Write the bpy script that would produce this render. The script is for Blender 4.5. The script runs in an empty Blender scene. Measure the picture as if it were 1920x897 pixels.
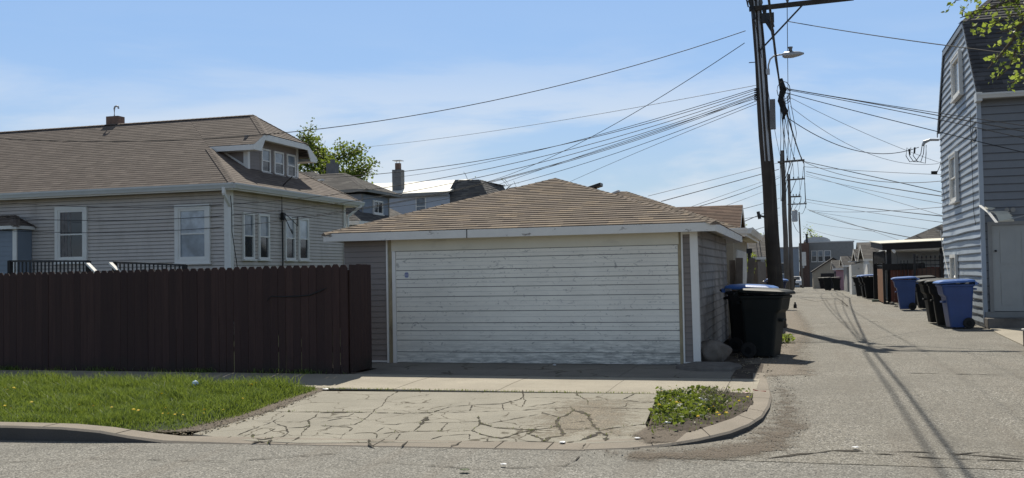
import bpy, math, random
import numpy as np
from mathutils import Matrix, Vector
random.seed(7); rng = np.random.default_rng(7)
S = bpy.context.scene
COL = S.collection
R = math.radians

# ------------------------------------------------------------------ camera
FPX, YAW, PIT, ROL, HC = 1880.0, R(16.1), R(1.95), R(1.0), 1.6
Dv = np.array([-math.sin(YAW)*math.cos(PIT), math.cos(YAW)*math.cos(PIT), math.sin(PIT)])
_r = np.array([math.cos(YAW), math.sin(YAW), 0.0]); _u = np.cross(_r, Dv)
Rv = _r*math.cos(ROL) - _u*math.sin(ROL); Uv = _u*math.cos(ROL) + _r*math.sin(ROL)
CP = np.array([0, 0, HC])
cam = bpy.data.cameras.new('camera'); cam.lens = FPX/1920*36; cam.sensor_width = 36
cam.clip_start = 0.05; cam.clip_end = 2000
co = bpy.data.objects.new('camera', cam); COL.objects.link(co)
M4 = Matrix(((Rv[0], Uv[0], -Dv[0], 0), (Rv[1], Uv[1], -Dv[1], 0), (Rv[2], Uv[2], -Dv[2], HC), (0, 0, 0, 1)))
co.matrix_world = M4
S.camera = co

# ------------------------------------------------------------------ light
SUN = Vector((-0.265, 0.86, 1.0)).normalized()
W = bpy.data.worlds.new('World'); S.world = W; W.use_nodes = True
nt = W.node_tree; nt.nodes.clear()
def N(t, ty, **k):
    n = t.nodes.new(ty)
    for a, b in k.items(): setattr(n, a, b)
    return n
out = N(nt, 'ShaderNodeOutputWorld'); bg = N(nt, 'ShaderNodeBackground'); bg.inputs[1].default_value = 0.10
sky = N(nt, 'ShaderNodeTexSky', sky_type='NISHITA'); sky.sun_disc = False
sky.sun_elevation = math.asin(SUN.z); sky.sun_rotation = math.atan2(SUN.x, SUN.y)
sky.air_density = 1.25; sky.dust_density = 0.35; sky.ozone_density = 2.5
tc = N(nt, 'ShaderNodeTexCoord')
sep = N(nt, 'ShaderNodeSeparateXYZ'); nt.links.new(tc.outputs['Generated'], sep.inputs[0])
# thin high cloud: noise stretched along the horizon
mp = N(nt, 'ShaderNodeMapping'); mp.inputs['Scale'].default_value = (1.3, 1.3, 6.5); mp.inputs['Rotation'].default_value = (0.0, 0.15, 0.0)
mp.inputs['Location'].default_value = (2.3, 0.9, 0.7)
nt.links.new(tc.outputs['Generated'], mp.inputs[0])
no = N(nt, 'ShaderNodeTexNoise'); no.inputs['Scale'].default_value = 2.1; no.inputs['Detail'].default_value = 7; no.inputs['Roughness'].default_value = .55
no.inputs['Distortion'].default_value = .35
nt.links.new(mp.outputs[0], no.inputs['Vector'])
cr = N(nt, 'ShaderNodeMapRange'); cr.inputs[1].default_value = .42; cr.inputs[2].default_value = .62; cr.inputs[3].default_value = 0; cr.inputs[4].default_value = .72
cr.interpolation_type = 'SMOOTHSTEP'
nt.links.new(no.outputs[0], cr.inputs[0])
hz = N(nt, 'ShaderNodeMapRange'); hz.inputs[1].default_value = .23; hz.inputs[2].default_value = .13; hz.inputs[3].default_value = 0.05; hz.inputs[4].default_value = 1
nt.links.new(sep.outputs[2], hz.inputs[0])
mu = N(nt, 'ShaderNodeMath', operation='MULTIPLY'); nt.links.new(cr.outputs[0], mu.inputs[0]); nt.links.new(hz.outputs[0], mu.inputs[1])
mx = N(nt, 'ShaderNodeMix', data_type='RGBA'); nt.links.new(mu.outputs[0], mx.inputs[0]); 
ramp = N(nt, 'ShaderNodeValToRGB'); rm = N(nt, 'ShaderNodeMapRange'); rm.inputs[1].default_value = -.02; rm.inputs[2].default_value = 1.0
nt.links.new(sep.outputs[2], rm.inputs[0]); nt.links.new(rm.outputs[0], ramp.inputs[0])
el = ramp.color_ramp.elements; el[0].color = (.43, .56, .69, 1); el[1].color = (.105, .12, .145, 1)
for p_, c_ in ((.10, (.40, .56, .76)), (.19, (.33, .52, .84)), (.28, (.275, .47, .82)), (.42, (.20, .235, .29))):
    e_ = el.new(p_); e_.color = (*c_, 1)
sk = N(nt, 'ShaderNodeMix', data_type='RGBA'); sk.inputs[0].default_value = .82; tint = N(nt, 'ShaderNodeMix', data_type='RGBA', blend_type='MULTIPLY'); tint.inputs[0].default_value = 1
nt.links.new(ramp.outputs[0], tint.inputs[6]); tint.inputs[7].default_value = (10, 10, 10, 1)
nt.links.new(sky.outputs[0], sk.inputs[6]); nt.links.new(tint.outputs[2], sk.inputs[7]); tint.clamp_result = False
nt.links.new(sk.outputs[2], mx.inputs[6]); mx.inputs[7].default_value = (7.3, 7.8, 8.4, 1)
nt.links.new(mx.outputs[2], bg.inputs[0]); nt.links.new(bg.outputs[0], out.inputs[0])
sl = bpy.data.lights.new('sun', 'SUN'); sl.energy = 5.0; sl.angle = R(0.53); sl.color = (1.0, .94, .82)
so = bpy.data.objects.new('sun', sl); COL.objects.link(so); so.location = (0, 0, 30)
so.rotation_euler = SUN.to_track_quat('Z', 'Y').to_euler()
S.view_settings.view_transform = 'Standard'; S.view_settings.look = 'None'; S.view_settings.gamma = 1
S.view_settings.exposure = 0.07
S.render.engine = 'CYCLES'; S.cycles.max_bounces = 6
S.render.resolution_x = 1024; S.render.resolution_y = 478

# ------------------------------------------------------------------ projection of measured points
def ray(px, py): return Dv + Rv*(px-960)/FPX + Uv*(448.5-py)/FPX
def atY(px, py, Y): r = ray(px, py); return tuple(CP + Y/r[1]*r)
def atX(px, py, X): r = ray(px, py); return tuple(CP + X/r[0]*r)
def gz(y):
    if y < 8.5: return -.13
    if y < 14: return -.13*(14-y)/5.5
    if y < 50: return 0.0
    if y < 160: return -.011*(y-50)
    return -1.21
def onG(px, py):
    r = ray(px, py); z = 0.0
    for _ in range(40):
        p = CP + (z-HC)/r[2]*r; z = .5*z + .5*gz(p[1])
    return (p[0], p[1])

# ------------------------------------------------------------------ materials
MATS = {}
def base(name):
    m = bpy.data.materials.new(name); m.use_nodes = True; t = m.node_tree
    b = t.nodes['Principled BSDF']; MATS[name] = m
    return m, t, b
def mixc(t, fac, a, b, mode='MIX'):
    n = N(t, 'ShaderNodeMix', data_type='RGBA', blend_type=mode)
    for s, v in ((0, fac), (6, a), (7, b)):
        if hasattr(v, 'links') or hasattr(v, 'is_linked'): t.links.new(v, n.inputs[s])
        elif s == 0: n.inputs[0].default_value = v
        else: n.inputs[s].default_value = (*v, 1) if len(v) == 3 else v
    return n.outputs[2]
def noise(t, scale, detail=4, rough=.55, vec=None, dist=0, out=0):
    n = N(t, 'ShaderNodeTexNoise'); n.inputs['Scale'].default_value = scale; n.inputs['Detail'].default_value = detail
    n.inputs['Roughness'].default_value = rough; n.inputs['Distortion'].default_value = dist
    if vec is not None: t.links.new(vec, n.inputs['Vector'])
    return n.outputs[out]
def mr(t, v, a, b, c=0, d=1):
    n = N(t, 'ShaderNodeMapRange'); t.links.new(v, n.inputs[0])
    for i, x in zip((1, 2, 3, 4), (a, b, c, d)): n.inputs[i].default_value = x
    return n.outputs[0]
def objc(t, scale=None):
    c = N(t, 'ShaderNodeTexCoord')
    if not scale: return c.outputs['Object']
    m = N(t, 'ShaderNodeMapping'); m.inputs['Scale'].default_value = scale; t.links.new(c.outputs['Object'], m.inputs[0])
    return m.outputs[0]
def bumpn(t, b, h, strength=.3, dist=.01):
    n = N(t, 'ShaderNodeBump'); n.inputs['Strength'].default_value = strength; n.inputs['Distance'].default_value = dist
    t.links.new(h, n.inputs['Height']); t.links.new(n.outputs[0], b.inputs['Normal'])
def plain(name, c, rough=.6, var=.18, scale=3.0, fine=40, streak=None, metal=0, dirt=None, dirtlo=.52, dirthi=.7, bump=.15, spec=.4):
    """base colour broken up by broad and fine noise, optional dirt patches stretched along an axis"""
    m, t, b = base(name)
    v = objc(t); a = noise(t, scale, 5, vec=v); f = noise(t, fine, 3, vec=v)
    dark = tuple(x*(1-var) for x in c); lite = tuple(min(1, x*(1+var)) for x in c)
    col = mixc(t, mr(t, a, .3, .7), dark, lite)
    col = mixc(t, mr(t, f, .3, .7, 0, .5), col, tuple(x*(1-var*.8) for x in c))
    if dirt:
        d = noise(t, 1.0, 8, .65, vec=objc(t, streak or (2, 2, 2)))
        col = mixc(t, mr(t, d, dirtlo, dirthi), col, dirt)
    t.links.new(col, b.inputs['Base Color']); b.inputs['Roughness'].default_value = rough; b.inputs['Metallic'].default_value = metal
    b.inputs['Specular IOR Level'].default_value = spec
    if bump: bumpn(t, b, f, bump, .004)
    return m
def island(name, cols, rough=.6, trans=0.0, spec=.3):
    """colour differs from one loose piece to the next (leaves, blades, boards)"""
    m, t, b = base(name)
    g = N(t, 'ShaderNodeNewGeometry'); r = N(t, 'ShaderNodeValToRGB'); t.links.new(g.outputs['Random Per Island'], r.inputs[0])
    e = r.color_ramp.elements; e[0].color = (*cols[0], 1); e[1].color = (*cols[-1], 1)
    for i, c in enumerate(cols[1:-1]): x = e.new((i+1)/(len(cols)-1)); x.color = (*c, 1)
    n = noise(t, 25, 4, vec=objc(t))
    col = mixc(t, mr(t, n, .3, .7, 0, .35), r.outputs[0], tuple(x*.6 for x in cols[0]))
    t.links.new(col, b.inputs['Base Color']); b.inputs['Roughness'].default_value = rough; b.inputs['Specular IOR Level'].default_value = spec
    if trans:
        tr = N(t, 'ShaderNodeBsdfTranslucent'); t.links.new(mixc(t, .5, col, (.50, .62, .08)), tr.inputs[0])
        ms = N(t, 'ShaderNodeMixShader'); ms.inputs[0].default_value = trans
        o = t.nodes['Material Output']; t.links.new(b.outputs[0], ms.inputs[1]); t.links.new(tr.outputs[0], ms.inputs[2]); t.links.new(ms.outputs[0], o.inputs[0])
    return m
def shingle(name, c1, c2, c3, w=.30, h=.14, band=.45):
    m, t, b = base(name)
    uv = N(t, 'ShaderNodeTexCoord').outputs['UV']
    sx = N(t, 'ShaderNodeSeparateXYZ'); t.links.new(uv, sx.inputs[0])
    # per-tab random value: tabs of uneven width inside each course
    row = N(t, 'ShaderNodeMath', operation='DIVIDE'); t.links.new(sx.outputs[1], row.inputs[0]); row.inputs[1].default_value = h
    fl = N(t, 'ShaderNodeMath', operation='FLOOR'); t.links.new(row.outputs[0], fl.inputs[0])
    wn = N(t, 'ShaderNodeTexWhiteNoise', noise_dimensions='1D'); t.links.new(fl.outputs[0], wn.inputs['W'])
    ma = N(t, 'ShaderNodeMath', operation='MULTIPLY_ADD'); t.links.new(sx.outputs[0], ma.inputs[0]); ma.inputs[1].default_value = 1/w
    k7 = N(t, 'ShaderNodeMath', operation='MULTIPLY'); t.links.new(wn.outputs[0], k7.inputs[0]); k7.inputs[1].default_value = 7
    t.links.new(k7.outputs[0], ma.inputs[2])
    cv = N(t, 'ShaderNodeCombineXYZ'); fu = N(t, 'ShaderNodeMath', operation='FLOOR'); t.links.new(ma.outputs[0], fu.inputs[0]); t.links.new(fu.outputs[0], cv.inputs[0]); t.links.new(fl.outputs[0], cv.inputs[1])
    w2 = N(t, 'ShaderNodeTexWhiteNoise', noise_dimensions='2D'); t.links.new(cv.outputs[0], w2.inputs['Vector'])
    sc = N(t, 'ShaderNodeSeparateColor'); t.links.new(w2.outputs['Color'], sc.inputs[0])
    col = mixc(t, sc.outputs[0], c1, c2)
    col = mixc(t, mr(t, sc.outputs[1], .74, .76), col, c3)
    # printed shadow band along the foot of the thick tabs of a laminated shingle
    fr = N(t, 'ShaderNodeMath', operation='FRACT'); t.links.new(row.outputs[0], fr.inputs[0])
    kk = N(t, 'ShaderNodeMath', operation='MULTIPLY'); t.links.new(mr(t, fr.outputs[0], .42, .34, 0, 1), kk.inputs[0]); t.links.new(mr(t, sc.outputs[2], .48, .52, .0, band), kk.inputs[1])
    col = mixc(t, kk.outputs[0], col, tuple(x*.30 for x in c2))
    g = noise(t, 260, 2, vec=objc(t)); col = mixc(t, mr(t, g, .35, .65, 0, .45), col, tuple(x*.45 for x in c1))
    a = noise(t, .9, 5, vec=objc(t)); col = mixc(t, mr(t, a, .4, .75, 0, .25), col, tuple(x*.7 for x in c2))
    t.links.new(col, b.inputs['Base Color']); b.inputs['Roughness'].default_value = .9; b.inputs['Specular IOR Level'].default_value = .25
    bumpn(t, b, g, .4, .004)
    return m
def asphalt(name, c, brown=(.16, .13, .10)):
    m, t, b = base(name)
    v = objc(t)
    vo = N(t, 'ShaderNodeTexVoronoi'); vo.inputs['Scale'].default_value = 80; t.links.new(v, vo.inputs['Vector'])
    sc = N(t, 'ShaderNodeSeparateColor'); t.links.new(vo.outputs['Color'], sc.inputs[0])
    col = mixc(t, mr(t, sc.outputs[0], .1, .9), tuple(x*.55 for x in c), tuple(x*1.36 for x in c))
    col = mixc(t, mr(t, sc.outputs[1], .86, .92), col, (.44, .42, .38))
    col = mixc(t, mr(t, sc.outputs[2], .88, .93), col, (.05, .05, .05))
    a = noise(t, .55, 6, .6, vec=v, dist=.4); col = mixc(t, mr(t, a, .42, .62, 0, .5), col, tuple(x*.70 for x in c))
    p = noise(t, 2.6, 6, .7, vec=v); col = mixc(t, mr(t, p, .5, .78, 0, .5), col, tuple(min(1, x*1.35) for x in c))
    # tyre-worn streaks that run along the alley
    s = noise(t, 1.0, 5, .6, vec=objc(t, (2.2, .16, 1))); col = mixc(t, mr(t, s, .52, .75, 0, .35), col, brown)
    t.links.new(col, b.inputs['Base Color']); b.inputs['Roughness'].default_value = .88; b.inputs['Specular IOR Level'].default_value = .3
    h = N(t, 'ShaderNodeMath', operation='ADD'); t.links.new(vo.outputs['Distance'], h.inputs[0]); t.links.new(mr(t, noise(t, 9, 4, vec=v), 0, 1, 0, 1.5), h.inputs[1])
    bumpn(t, b, h.outputs[0], .5, .006)
    return m
def concrete(name, c, crack=0.0):
    m, t, b = base(name)
    v = objc(t)
    f = noise(t, 130, 3, .7, vec=v); a = noise(t, 1.1, 6, .6, vec=v); q = noise(t, 7, 6, .65, vec=v)
    col = mixc(t, mr(t, a, .35, .7), tuple(x*.86 for x in c), tuple(x*1.1 for x in c))
    col = mixc(t, mr(t, q, .5, .8, 0, .5), col, tuple(x*.72 for x in c))
    col = mixc(t, mr(t, f, .52, .68, 0, .75), col, tuple(x*.5 for x in c))
    col = mixc(t, mr(t, f, .42, .30, 0, .5), col, tuple(min(1, x*1.5) for x in c))
    if crack:
        vo = N(t, 'ShaderNodeTexVoronoi', feature='DISTANCE_TO_EDGE'); vo.inputs['Scale'].default_value = crack
        ad = N(t, 'ShaderNodeVectorMath', operation='ADD'); nz = N(t, 'ShaderNodeTexNoise'); nz.inputs['Scale'].default_value = 3; t.links.new(v, nz.inputs['Vector'])
        sm = N(t, 'ShaderNodeVectorMath', operation='SCALE'); t.links.new(nz.outputs[1], sm.inputs[0]); sm.inputs['Scale'].default_value = .35
        t.links.new(v, ad.inputs[0]); t.links.new(sm.outputs[0], ad.inputs[1]); t.links.new(ad.outputs[0], vo.inputs['Vector'])
        k = N(t, 'ShaderNodeMath', operation='MULTIPLY'); t.links.new(mr(t, vo.outputs[0], .006, .016, 1, 0), k.inputs[0]); t.links.new(mr(t, noise(t, 1.3, 3, vec=v), .42, .5), k.inputs[1])
        col = mixc(t, k.outputs[0], col, (.10, .085, .06))
    t.links.new(col, b.inputs['Base Color']); b.inputs['Roughness'].default_value = .9; b.inputs['Specular IOR Level'].default_value = .25
    bumpn(t, b, f, .5, .006)
    return m
def glassy(name, c, rough=.06):
    m, t, b = base(name)
    n = noise(t, 2.5, 3, vec=objc(t)); col = mixc(t, mr(t, n, .35, .65), c, tuple(x*1.8 for x in c))
    t.links.new(col, b.inputs['Base Color']); b.inputs['Roughness'].default_value = rough; b.inputs['Specular IOR Level'].default_value = .6
    return m

m_street = asphalt('street_asphalt', (.215, .205, .180))
m_alley = asphalt('alley_asphalt', (.212, .197, .166))
m_soil = plain('soil', (.10, .078, .055), .95, .35, 2.0, 60, bump=.6)
m_dirt = plain('bare_dirt', (.060, .045, .034), .95, .4, 5, 70, dirt=(.17, .14, .11), bump=.9)
m_crack = plain('crack_dirt', (.055, .047, .036), 1, .4, 9, 50)
m_crackmoss = plain('crack_weeds', (.085, .072, .052), 1, .5, 9, 50)
m_conc = concrete('driveway_concrete', (.325, .303, .25), crack=1.5)
m_walk = concrete('sidewalk_concrete', (.40, .36, .29))
m_kerb = concrete('kerb_concrete', (.30, .262, .215))
m_kerbface = concrete('stained_shaded_kerb_face', (.09, .085, .08))  # kerb face colour darkened for its shade as well as tyre stain
m_turf = plain('turf_base', (.035, .055, .012), .95, .3, 3, 40)
m_grass = island('grass_blades', [(.03, .065, .012), (.06, .12, .022), (.08, .155, .03), (.10, .17, .04), (.15, .21, .05), (.30, .36, .17)], .45, .35)
m_weed = island('weed_leaves', [(.03, .055, .012), (.05, .085, .016), (.08, .125, .022), (.15, .18, .04)], .5, .35)
m_straw = island('dry_stalks', [(.30, .25, .17), (.45, .38, .26), (.22, .17, .11)], .8)
m_yellow = plain('dandelion_petal', (.80, .60, .02), .6, .1)
m_leaf = island('tree_leaves', [(.035, .065, .014), (.07, .12, .02), (.11, .17, .03), (.17, .22, .06)], .5, .35)
m_leaf2 = island('maple_leaves', [(.10, .15, .03), (.16, .22, .05), (.24, .30, .08), (.38, .42, .18)], .45, .55)
m_bark = plain('bark', (.10, .08, .06), .95, .35, 4, 30, bump=.8)
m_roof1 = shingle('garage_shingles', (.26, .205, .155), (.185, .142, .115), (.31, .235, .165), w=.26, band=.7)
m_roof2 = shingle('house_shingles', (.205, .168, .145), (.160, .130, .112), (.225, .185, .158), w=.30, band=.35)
m_roof3 = shingle('grey_shingles', (.17, .16, .15), (.115, .108, .105), (.21, .195, .18), w=.34)
m_roof4 = shingle('charcoal_shingles', (.115, .112, .115), (.075, .074, .078), (.14, .138, .14), h=.17)
m_roof5 = shingle('brown_shingles', (.20, .125, .09), (.14, .09, .068), (.23, .15, .11))
m_beige = plain('beige_siding', (.60, .545, .495), .55, .06, 1.5, 25, dirt=(.38, .34, .29), streak=(1.5, 1.5, .5), dirtlo=.5, dirthi=.9)
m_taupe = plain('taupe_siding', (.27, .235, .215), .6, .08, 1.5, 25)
m_lapgrey = plain('weathered_lap_siding', (.30, .275, .25), .7, .15, 2, 30, dirt=(.10, .09, .085), streak=(1, 1.2, .9), dirtlo=.46, dirthi=.72)
m_blue = plain('bluegrey_siding', (.37, .42, .475), .5, .06, 1.5, 25, dirt=(.30, .35, .42), streak=(1, 3, .4), dirtlo=.52, dirthi=.8)
m_bluedk = plain('slate_siding', (.22, .26, .31), .55, .08, 1.5, 25)
m_lapshade = plain('lap_edge_shade', (.20, .185, .175), .8, .2)  # dark colour painted as the shadow line under each siding board
m_white = plain('white_paint', (.80, .785, .74), .5, .05, 3, 30)
m_fascia = plain('peeling_fascia_paint', (.74, .725, .68), .6, .06, 3, 30, dirt=(.26, .24, .22), streak=(3, 5, 7), dirtlo=.60, dirthi=.66)
m_soffit = plain('cream_soffit', (.62, .58, .46), .6, .05)
m_cream = plain('cream_header', (.70, .66, .54), .6, .05, 3, 30, dirt=(.45, .42, .36), streak=(1.2, 1, 4), dirtlo=.55, dirthi=.8)
m_tan = plain('raw_wood_jamb', (.36, .30, .19), .75, .2, 6, 40, dirt=(.15, .12, .08), streak=(9, 9, 2))
m_black = plain('black_metal', (.018, .018, .02), .4, .2)
m_dkwood = plain('black_stained_wood', (.022, .02, .02), .7, .3)
m_wood = plain('weathered_wood', (.17, .14, .115), .9, .25, 4, 30, dirt=(.07, .06, .05), streak=(10, 10, 1))
m_pole = plain('creosote_pole', (.050, .042, .036), .9, .3, 3, 40, dirt=(.10, .085, .07), streak=(14, 14, .6), bump=.6)
m_polefar = plain('weathered_pole', (.14, .125, .11), .9, .2, 3, 40)
m_wire = plain('wire_jacket', (.016, .017, .02), .7, .1, bump=0)
m_wirel = plain('aluminium_wire', (.20, .21, .22), .5, .1, bump=0)
m_galv = plain('galvanised_metal', (.42, .43, .44), .45, .1, metal=.5)
m_gutter = plain('gutter_paint', (.60, .61, .60), .4, .05)
m_glass = glassy('window_glass', (.020, .024, .030))
m_glassmid = glassy('window_glass_blind', (.16, .19, .22), .12)
m_glasslt = glassy('window_glass_bright', (.34, .37, .40), .2)
m_brick = plain('chimney_brick', (.20, .13, .10), .9, .25, 6, 30)
m_chgrey = plain('chimney_grey', (.16, .165, .17), .9, .2, 6, 30)
m_bindark = plain('bin_black_plastic', (.007, .008, .009), .6, .2, 2, 60, dirt=(.018, .018, .017), streak=(3, 3, 2), spec=.25)
m_bingreen = plain('bin_dark_green_plastic', (.007, .010, .010), .6, .2, 2, 60, dirt=(.016, .018, .016), streak=(3, 3, 2), spec=.3)
m_binblue = plain('bin_blue_plastic', (.020, .060, .21), .42, .12, 2, 60, dirt=(.03, .07, .2), streak=(3, 3, 2), spec=.5)
m_binnavy = plain('bin_navy_plastic', (.010, .020, .075), .4, .12, 2, 60, spec=.5)
m_lidblue = plain('bin_blue_lid', (.05, .15, .45), .30, .1, 2, 60, spec=.8)
m_rubber = plain('rubber', (.02, .02, .02), .8, .1)
m_stone = plain('boulder_stone', (.15, .132, .115), .95, .3, 6, 50, dirt=(.12, .10, .09), bump=1.0)
m_slab = plain('broken_slab', (.17, .155, .14), .95, .3, 4, 50, dirt=(.07, .06, .05), bump=1.0)
m_litter = plain('white_litter', (.75, .76, .78), .5, .05)
m_redfence = plain('redwood_panels', (.16, .055, .035), .7, .2, 3, 30, dirt=(.09, .04, .03), streak=(8, 8, 1))
m_orangewood = plain('orange_wood', (.26, .12, .055), .7, .2, 3, 30, dirt=(.15, .07, .035), streak=(8, 8, 1))
m_car = plain('white_car_paint', (.75, .76, .78), .25, .03, bump=0, spec=.6)
m_tarw = plain('bright_roof_membrane', (.82, .80, .72), .6, .06)
m_pink = plain('faded_pink_siding', (.42, .24, .28), .6, .1)
m_tanwall = plain('tan_wall', (.36, .32, .25), .8, .12)
m_greywall = plain('grey_wall', (.27, .27, .26), .85, .12)
m_palewall = plain('pale_wall', (.62, .62, .60), .7, .08)
m_dkbrick = plain('dark_brick_wall', (.15, .095, .075), .9, .25, 4, 30)

# fence boards: each board its own tint
def fence_mat():
    m, t, b = base('maroon_stained_boards')
    g = N(t, 'ShaderNodeNewGeometry'); r = mixc(t, g.outputs['Random Per Island'], (.040, .022, .020), (.066, .036, .031))
    s = noise(t, 1, 6, .6, vec=objc(t, (22, 22, 1.2))); r = mixc(t, mr(t, s, .4, .7, 0, .6), r, (.030, .016, .018))
    sp = N(t, 'ShaderNodeSeparateXYZ'); t.links.new(objc(t), sp.inputs[0])
    w = noise(t, 3, 5, .7, vec=objc(t)); 
    ad = N(t, 'ShaderNodeMath', operation='ADD'); t.links.new(sp.outputs[2], ad.inputs[0]); t.links.new(mr(t, w, .3, .7, -.15, .15), ad.inputs[1])
    r = mixc(t, mr(t, ad.outputs[0], .26, .02, 0, .8), r, (.030, .024, .020))      # rain-splash grime along the foot
    t.links.new(r, b.inputs['Base Color']); b.inputs['Roughness'].default_value = .75; b.inputs['Specular IOR Level'].default_value = .3
    bumpn(t, b, s, .4, .006)
    return m
m_fence = fence_mat()
# garage door paint: scuffs, patches of repaint, grime rising from the foot
def door_mat():
    m, t, b = base('scuffed_white_door_paint')
    v = objc(t); a = noise(t, 1.1, 4, vec=v)
    col = mixc(t, mr(t, a, .35, .65), (.78, .75, .67), (.87, .84, .75))
    st = noise(t, 1, 7, .7, vec=objc(t, (1.4, 1, 9))); col = mixc(t, mr(t, st, .5, .85, 0, .6), col, (.56, .555, .52))
    sc = noise(t, 4.2, 9, .75, vec=objc(t, (1.2, 1, 2.4)), dist=1.8); col = mixc(t, mr(t, sc, .575, .625, 0, .6), col, (.20, .20, .20))
    sp = N(t, 'ShaderNodeSeparateXYZ'); t.links.new(v, sp.inputs[0])
    gn = noise(t, 1, 8, .7, vec=objc(t, (3.2, 1, 24)))
    low = mr(t, sp.outputs[2], .55, .0, 0, 1); rgt = mr(t, sp.outputs[0], -6.5, -2.2, .45, 1.0)
    k = N(t, 'ShaderNodeMath', operation='MULTIPLY'); t.links.new(low, k.inputs[0]); t.links.new(rgt, k.inputs[1])
    k2 = N(t, 'ShaderNodeMath', operation='MULTIPLY'); t.links.new(k.outputs[0], k2.inputs[0]); t.links.new(mr(t, gn, .40, .58), k2.inputs[1])
    col = mixc(t, k2.outputs[0], col, (.10, .105, .10))
    t.links.new(col, b.inputs['Base Color']); b.inputs['Roughness'].default_value = .5
    bumpn(t, b, sc, .1, .003)
    return m
m_door = door_mat()

# ------------------------------------------------------------------ mesh helpers
class MB:
    def __init__(s): s.v = []; s.f = []; s.m = []; s.uv = {}
    def poly(s, pts, mi=0, uv=None):
        n = len(s.v); s.v += [tuple(p) for p in pts]; s.f.append(tuple(range(n, n+len(pts)))); s.m.append(mi)
        if uv: s.uv[len(s.f)-1] = uv
        return s
    def hexa(s, p, mi=0):
        n = len(s.v); s.v += [tuple(q) for q in p]
        for f in ((0, 3, 2, 1), (4, 5, 6, 7), (0, 1, 5, 4), (1, 2, 6, 5), (2, 3, 7, 6), (3, 0, 4, 7)): s.f.append(tuple(n+i for i in f)); s.m.append(mi)
        return s
    def box(s, x0, x1, y0, y1, z0, z1, mi=0):
        return s.hexa([(x0, y0, z0), (x1, y0, z0), (x1, y1, z0), (x0, y1, z0), (x0, y0, z1), (x1, y0, z1), (x1, y1, z1), (x0, y1, z1)], mi)
    def beam(s, a, b, w, h, mi=0, up=(0, 0, 1)):
        a = Vector(a); b = Vector(b); d = (b-a).normalized(); sd = d.cross(Vector(up))
        if sd.length < 1e-4: sd = d.cross(Vector((1, 0, 0)))
        sd.normalize(); u = sd.cross(d); p = []
        for q in (a, b):
            for i, j in ((-1, -1), (1, -1), (1, 1), (-1, 1)): p.append(q+sd*i*w/2+u*j*h/2)
        return s.hexa(p, mi)
    def tube(s, pts, r, n=6, mi=0, cap=True):
        pts = [Vector(p) for p in pts]; rr = r if isinstance(r, (list, tuple)) else [r]*len(pts); rings = []
        for i, p in enumerate(pts):
            d = (pts[min(i+1, len(pts)-1)]-pts[max(i-1, 0)]).normalized()
            a = d.cross(Vector((0, 0, 1)))
            if a.length < .05: a = d.cross(Vector((1, 0, 0)))
            a.normalize(); b = a.cross(d); k = len(s.v)
            for j in range(n):
                q = 2*math.pi*j/n; s.v.append(tuple(p+(a*math.cos(q)+b*math.sin(q))*rr[i]))
            rings.append(k)
        for a, b in zip(rings, rings[1:]):
            for j in range(n): s.f.append((a+j, a+(j+1) % n, b+(j+1) % n, b+j)); s.m.append(mi)
        if cap:
            s.f.append(tuple(rings[0]+j for j in range(n))[::-1]); s.m.append(mi); s.f.append(tuple(rings[-1]+j for j in range(n))); s.m.append(mi)
        return s
    def loft(s, rings, mi=0, cap=True):
        ks = []
        for rg in rings: ks.append(len(s.v)); s.v += [tuple(p) for p in rg]
        n = len(rings[0])
        for a, b in zip(ks, ks[1:]):
            for j in range(n): s.f.append((a+j, a+(j+1) % n, b+(j+1) % n, b+j)); s.m.append(mi)
        if cap: s.f.append(tuple(ks[0]+j for j in range(n))[::-1]); s.m.append(mi); s.f.append(tuple(ks[-1]+j for j in range(n))); s.m.append(mi)
        return s
    def build(s, name, mats, parent=None, smooth=False, bevel=0):
        me = bpy.data.meshes.new(name); me.from_pydata(s.v, [], s.f)
        mats = mats if isinstance(mats, (list, tuple)) else [mats]
        for m in mats: me.materials.append(m)
        me.polygons.foreach_set('material_index', s.m)
        if s.uv:
            ul = me.uv_layers.new(name='UVMap')
            for fi, uv in s.uv.items():
                p = me.polygons[fi]
                for li, u in zip(p.loop_indices, uv): ul.data[li].uv = u
        if smooth: me.polygons.foreach_set('use_smooth', [True]*len(me.polygons))
        me.update()
        o = bpy.data.objects.new(name, me); COL.objects.link(o)
        if parent is not None:
            o.parent = parent
            if parent.type == 'EMPTY': o.matrix_parent_inverse = Matrix.Translation(-parent.location)
        if bevel:
            b = o.modifiers.new('bevel', 'BEVEL'); b.width = bevel; b.segments = 2; b.limit_method = 'ANGLE'; b.angle_limit = R(40)
        return o
def tag(o, label, cat, group=None, kind=None):
    if kind: o['kind'] = kind
    if label: o['label'] = label
    if cat: o['category'] = cat
    if group: o['group'] = group
    return o
def thing(name, label, cat, loc=(0, 0, 0), group=None):
    o = bpy.data.objects.new(name, None); COL.objects.link(o); o.location = loc; o.empty_display_size = .3
    return tag(o, label, cat, group)
def copy_tree(o, parent=None):
    c = o.copy(); COL.objects.link(c)
    if parent is not None: c.parent = parent
    for ch in o.children: copy_tree(ch, c)
    return c
def structure(o): o['kind'] = 'structure'; return o

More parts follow.
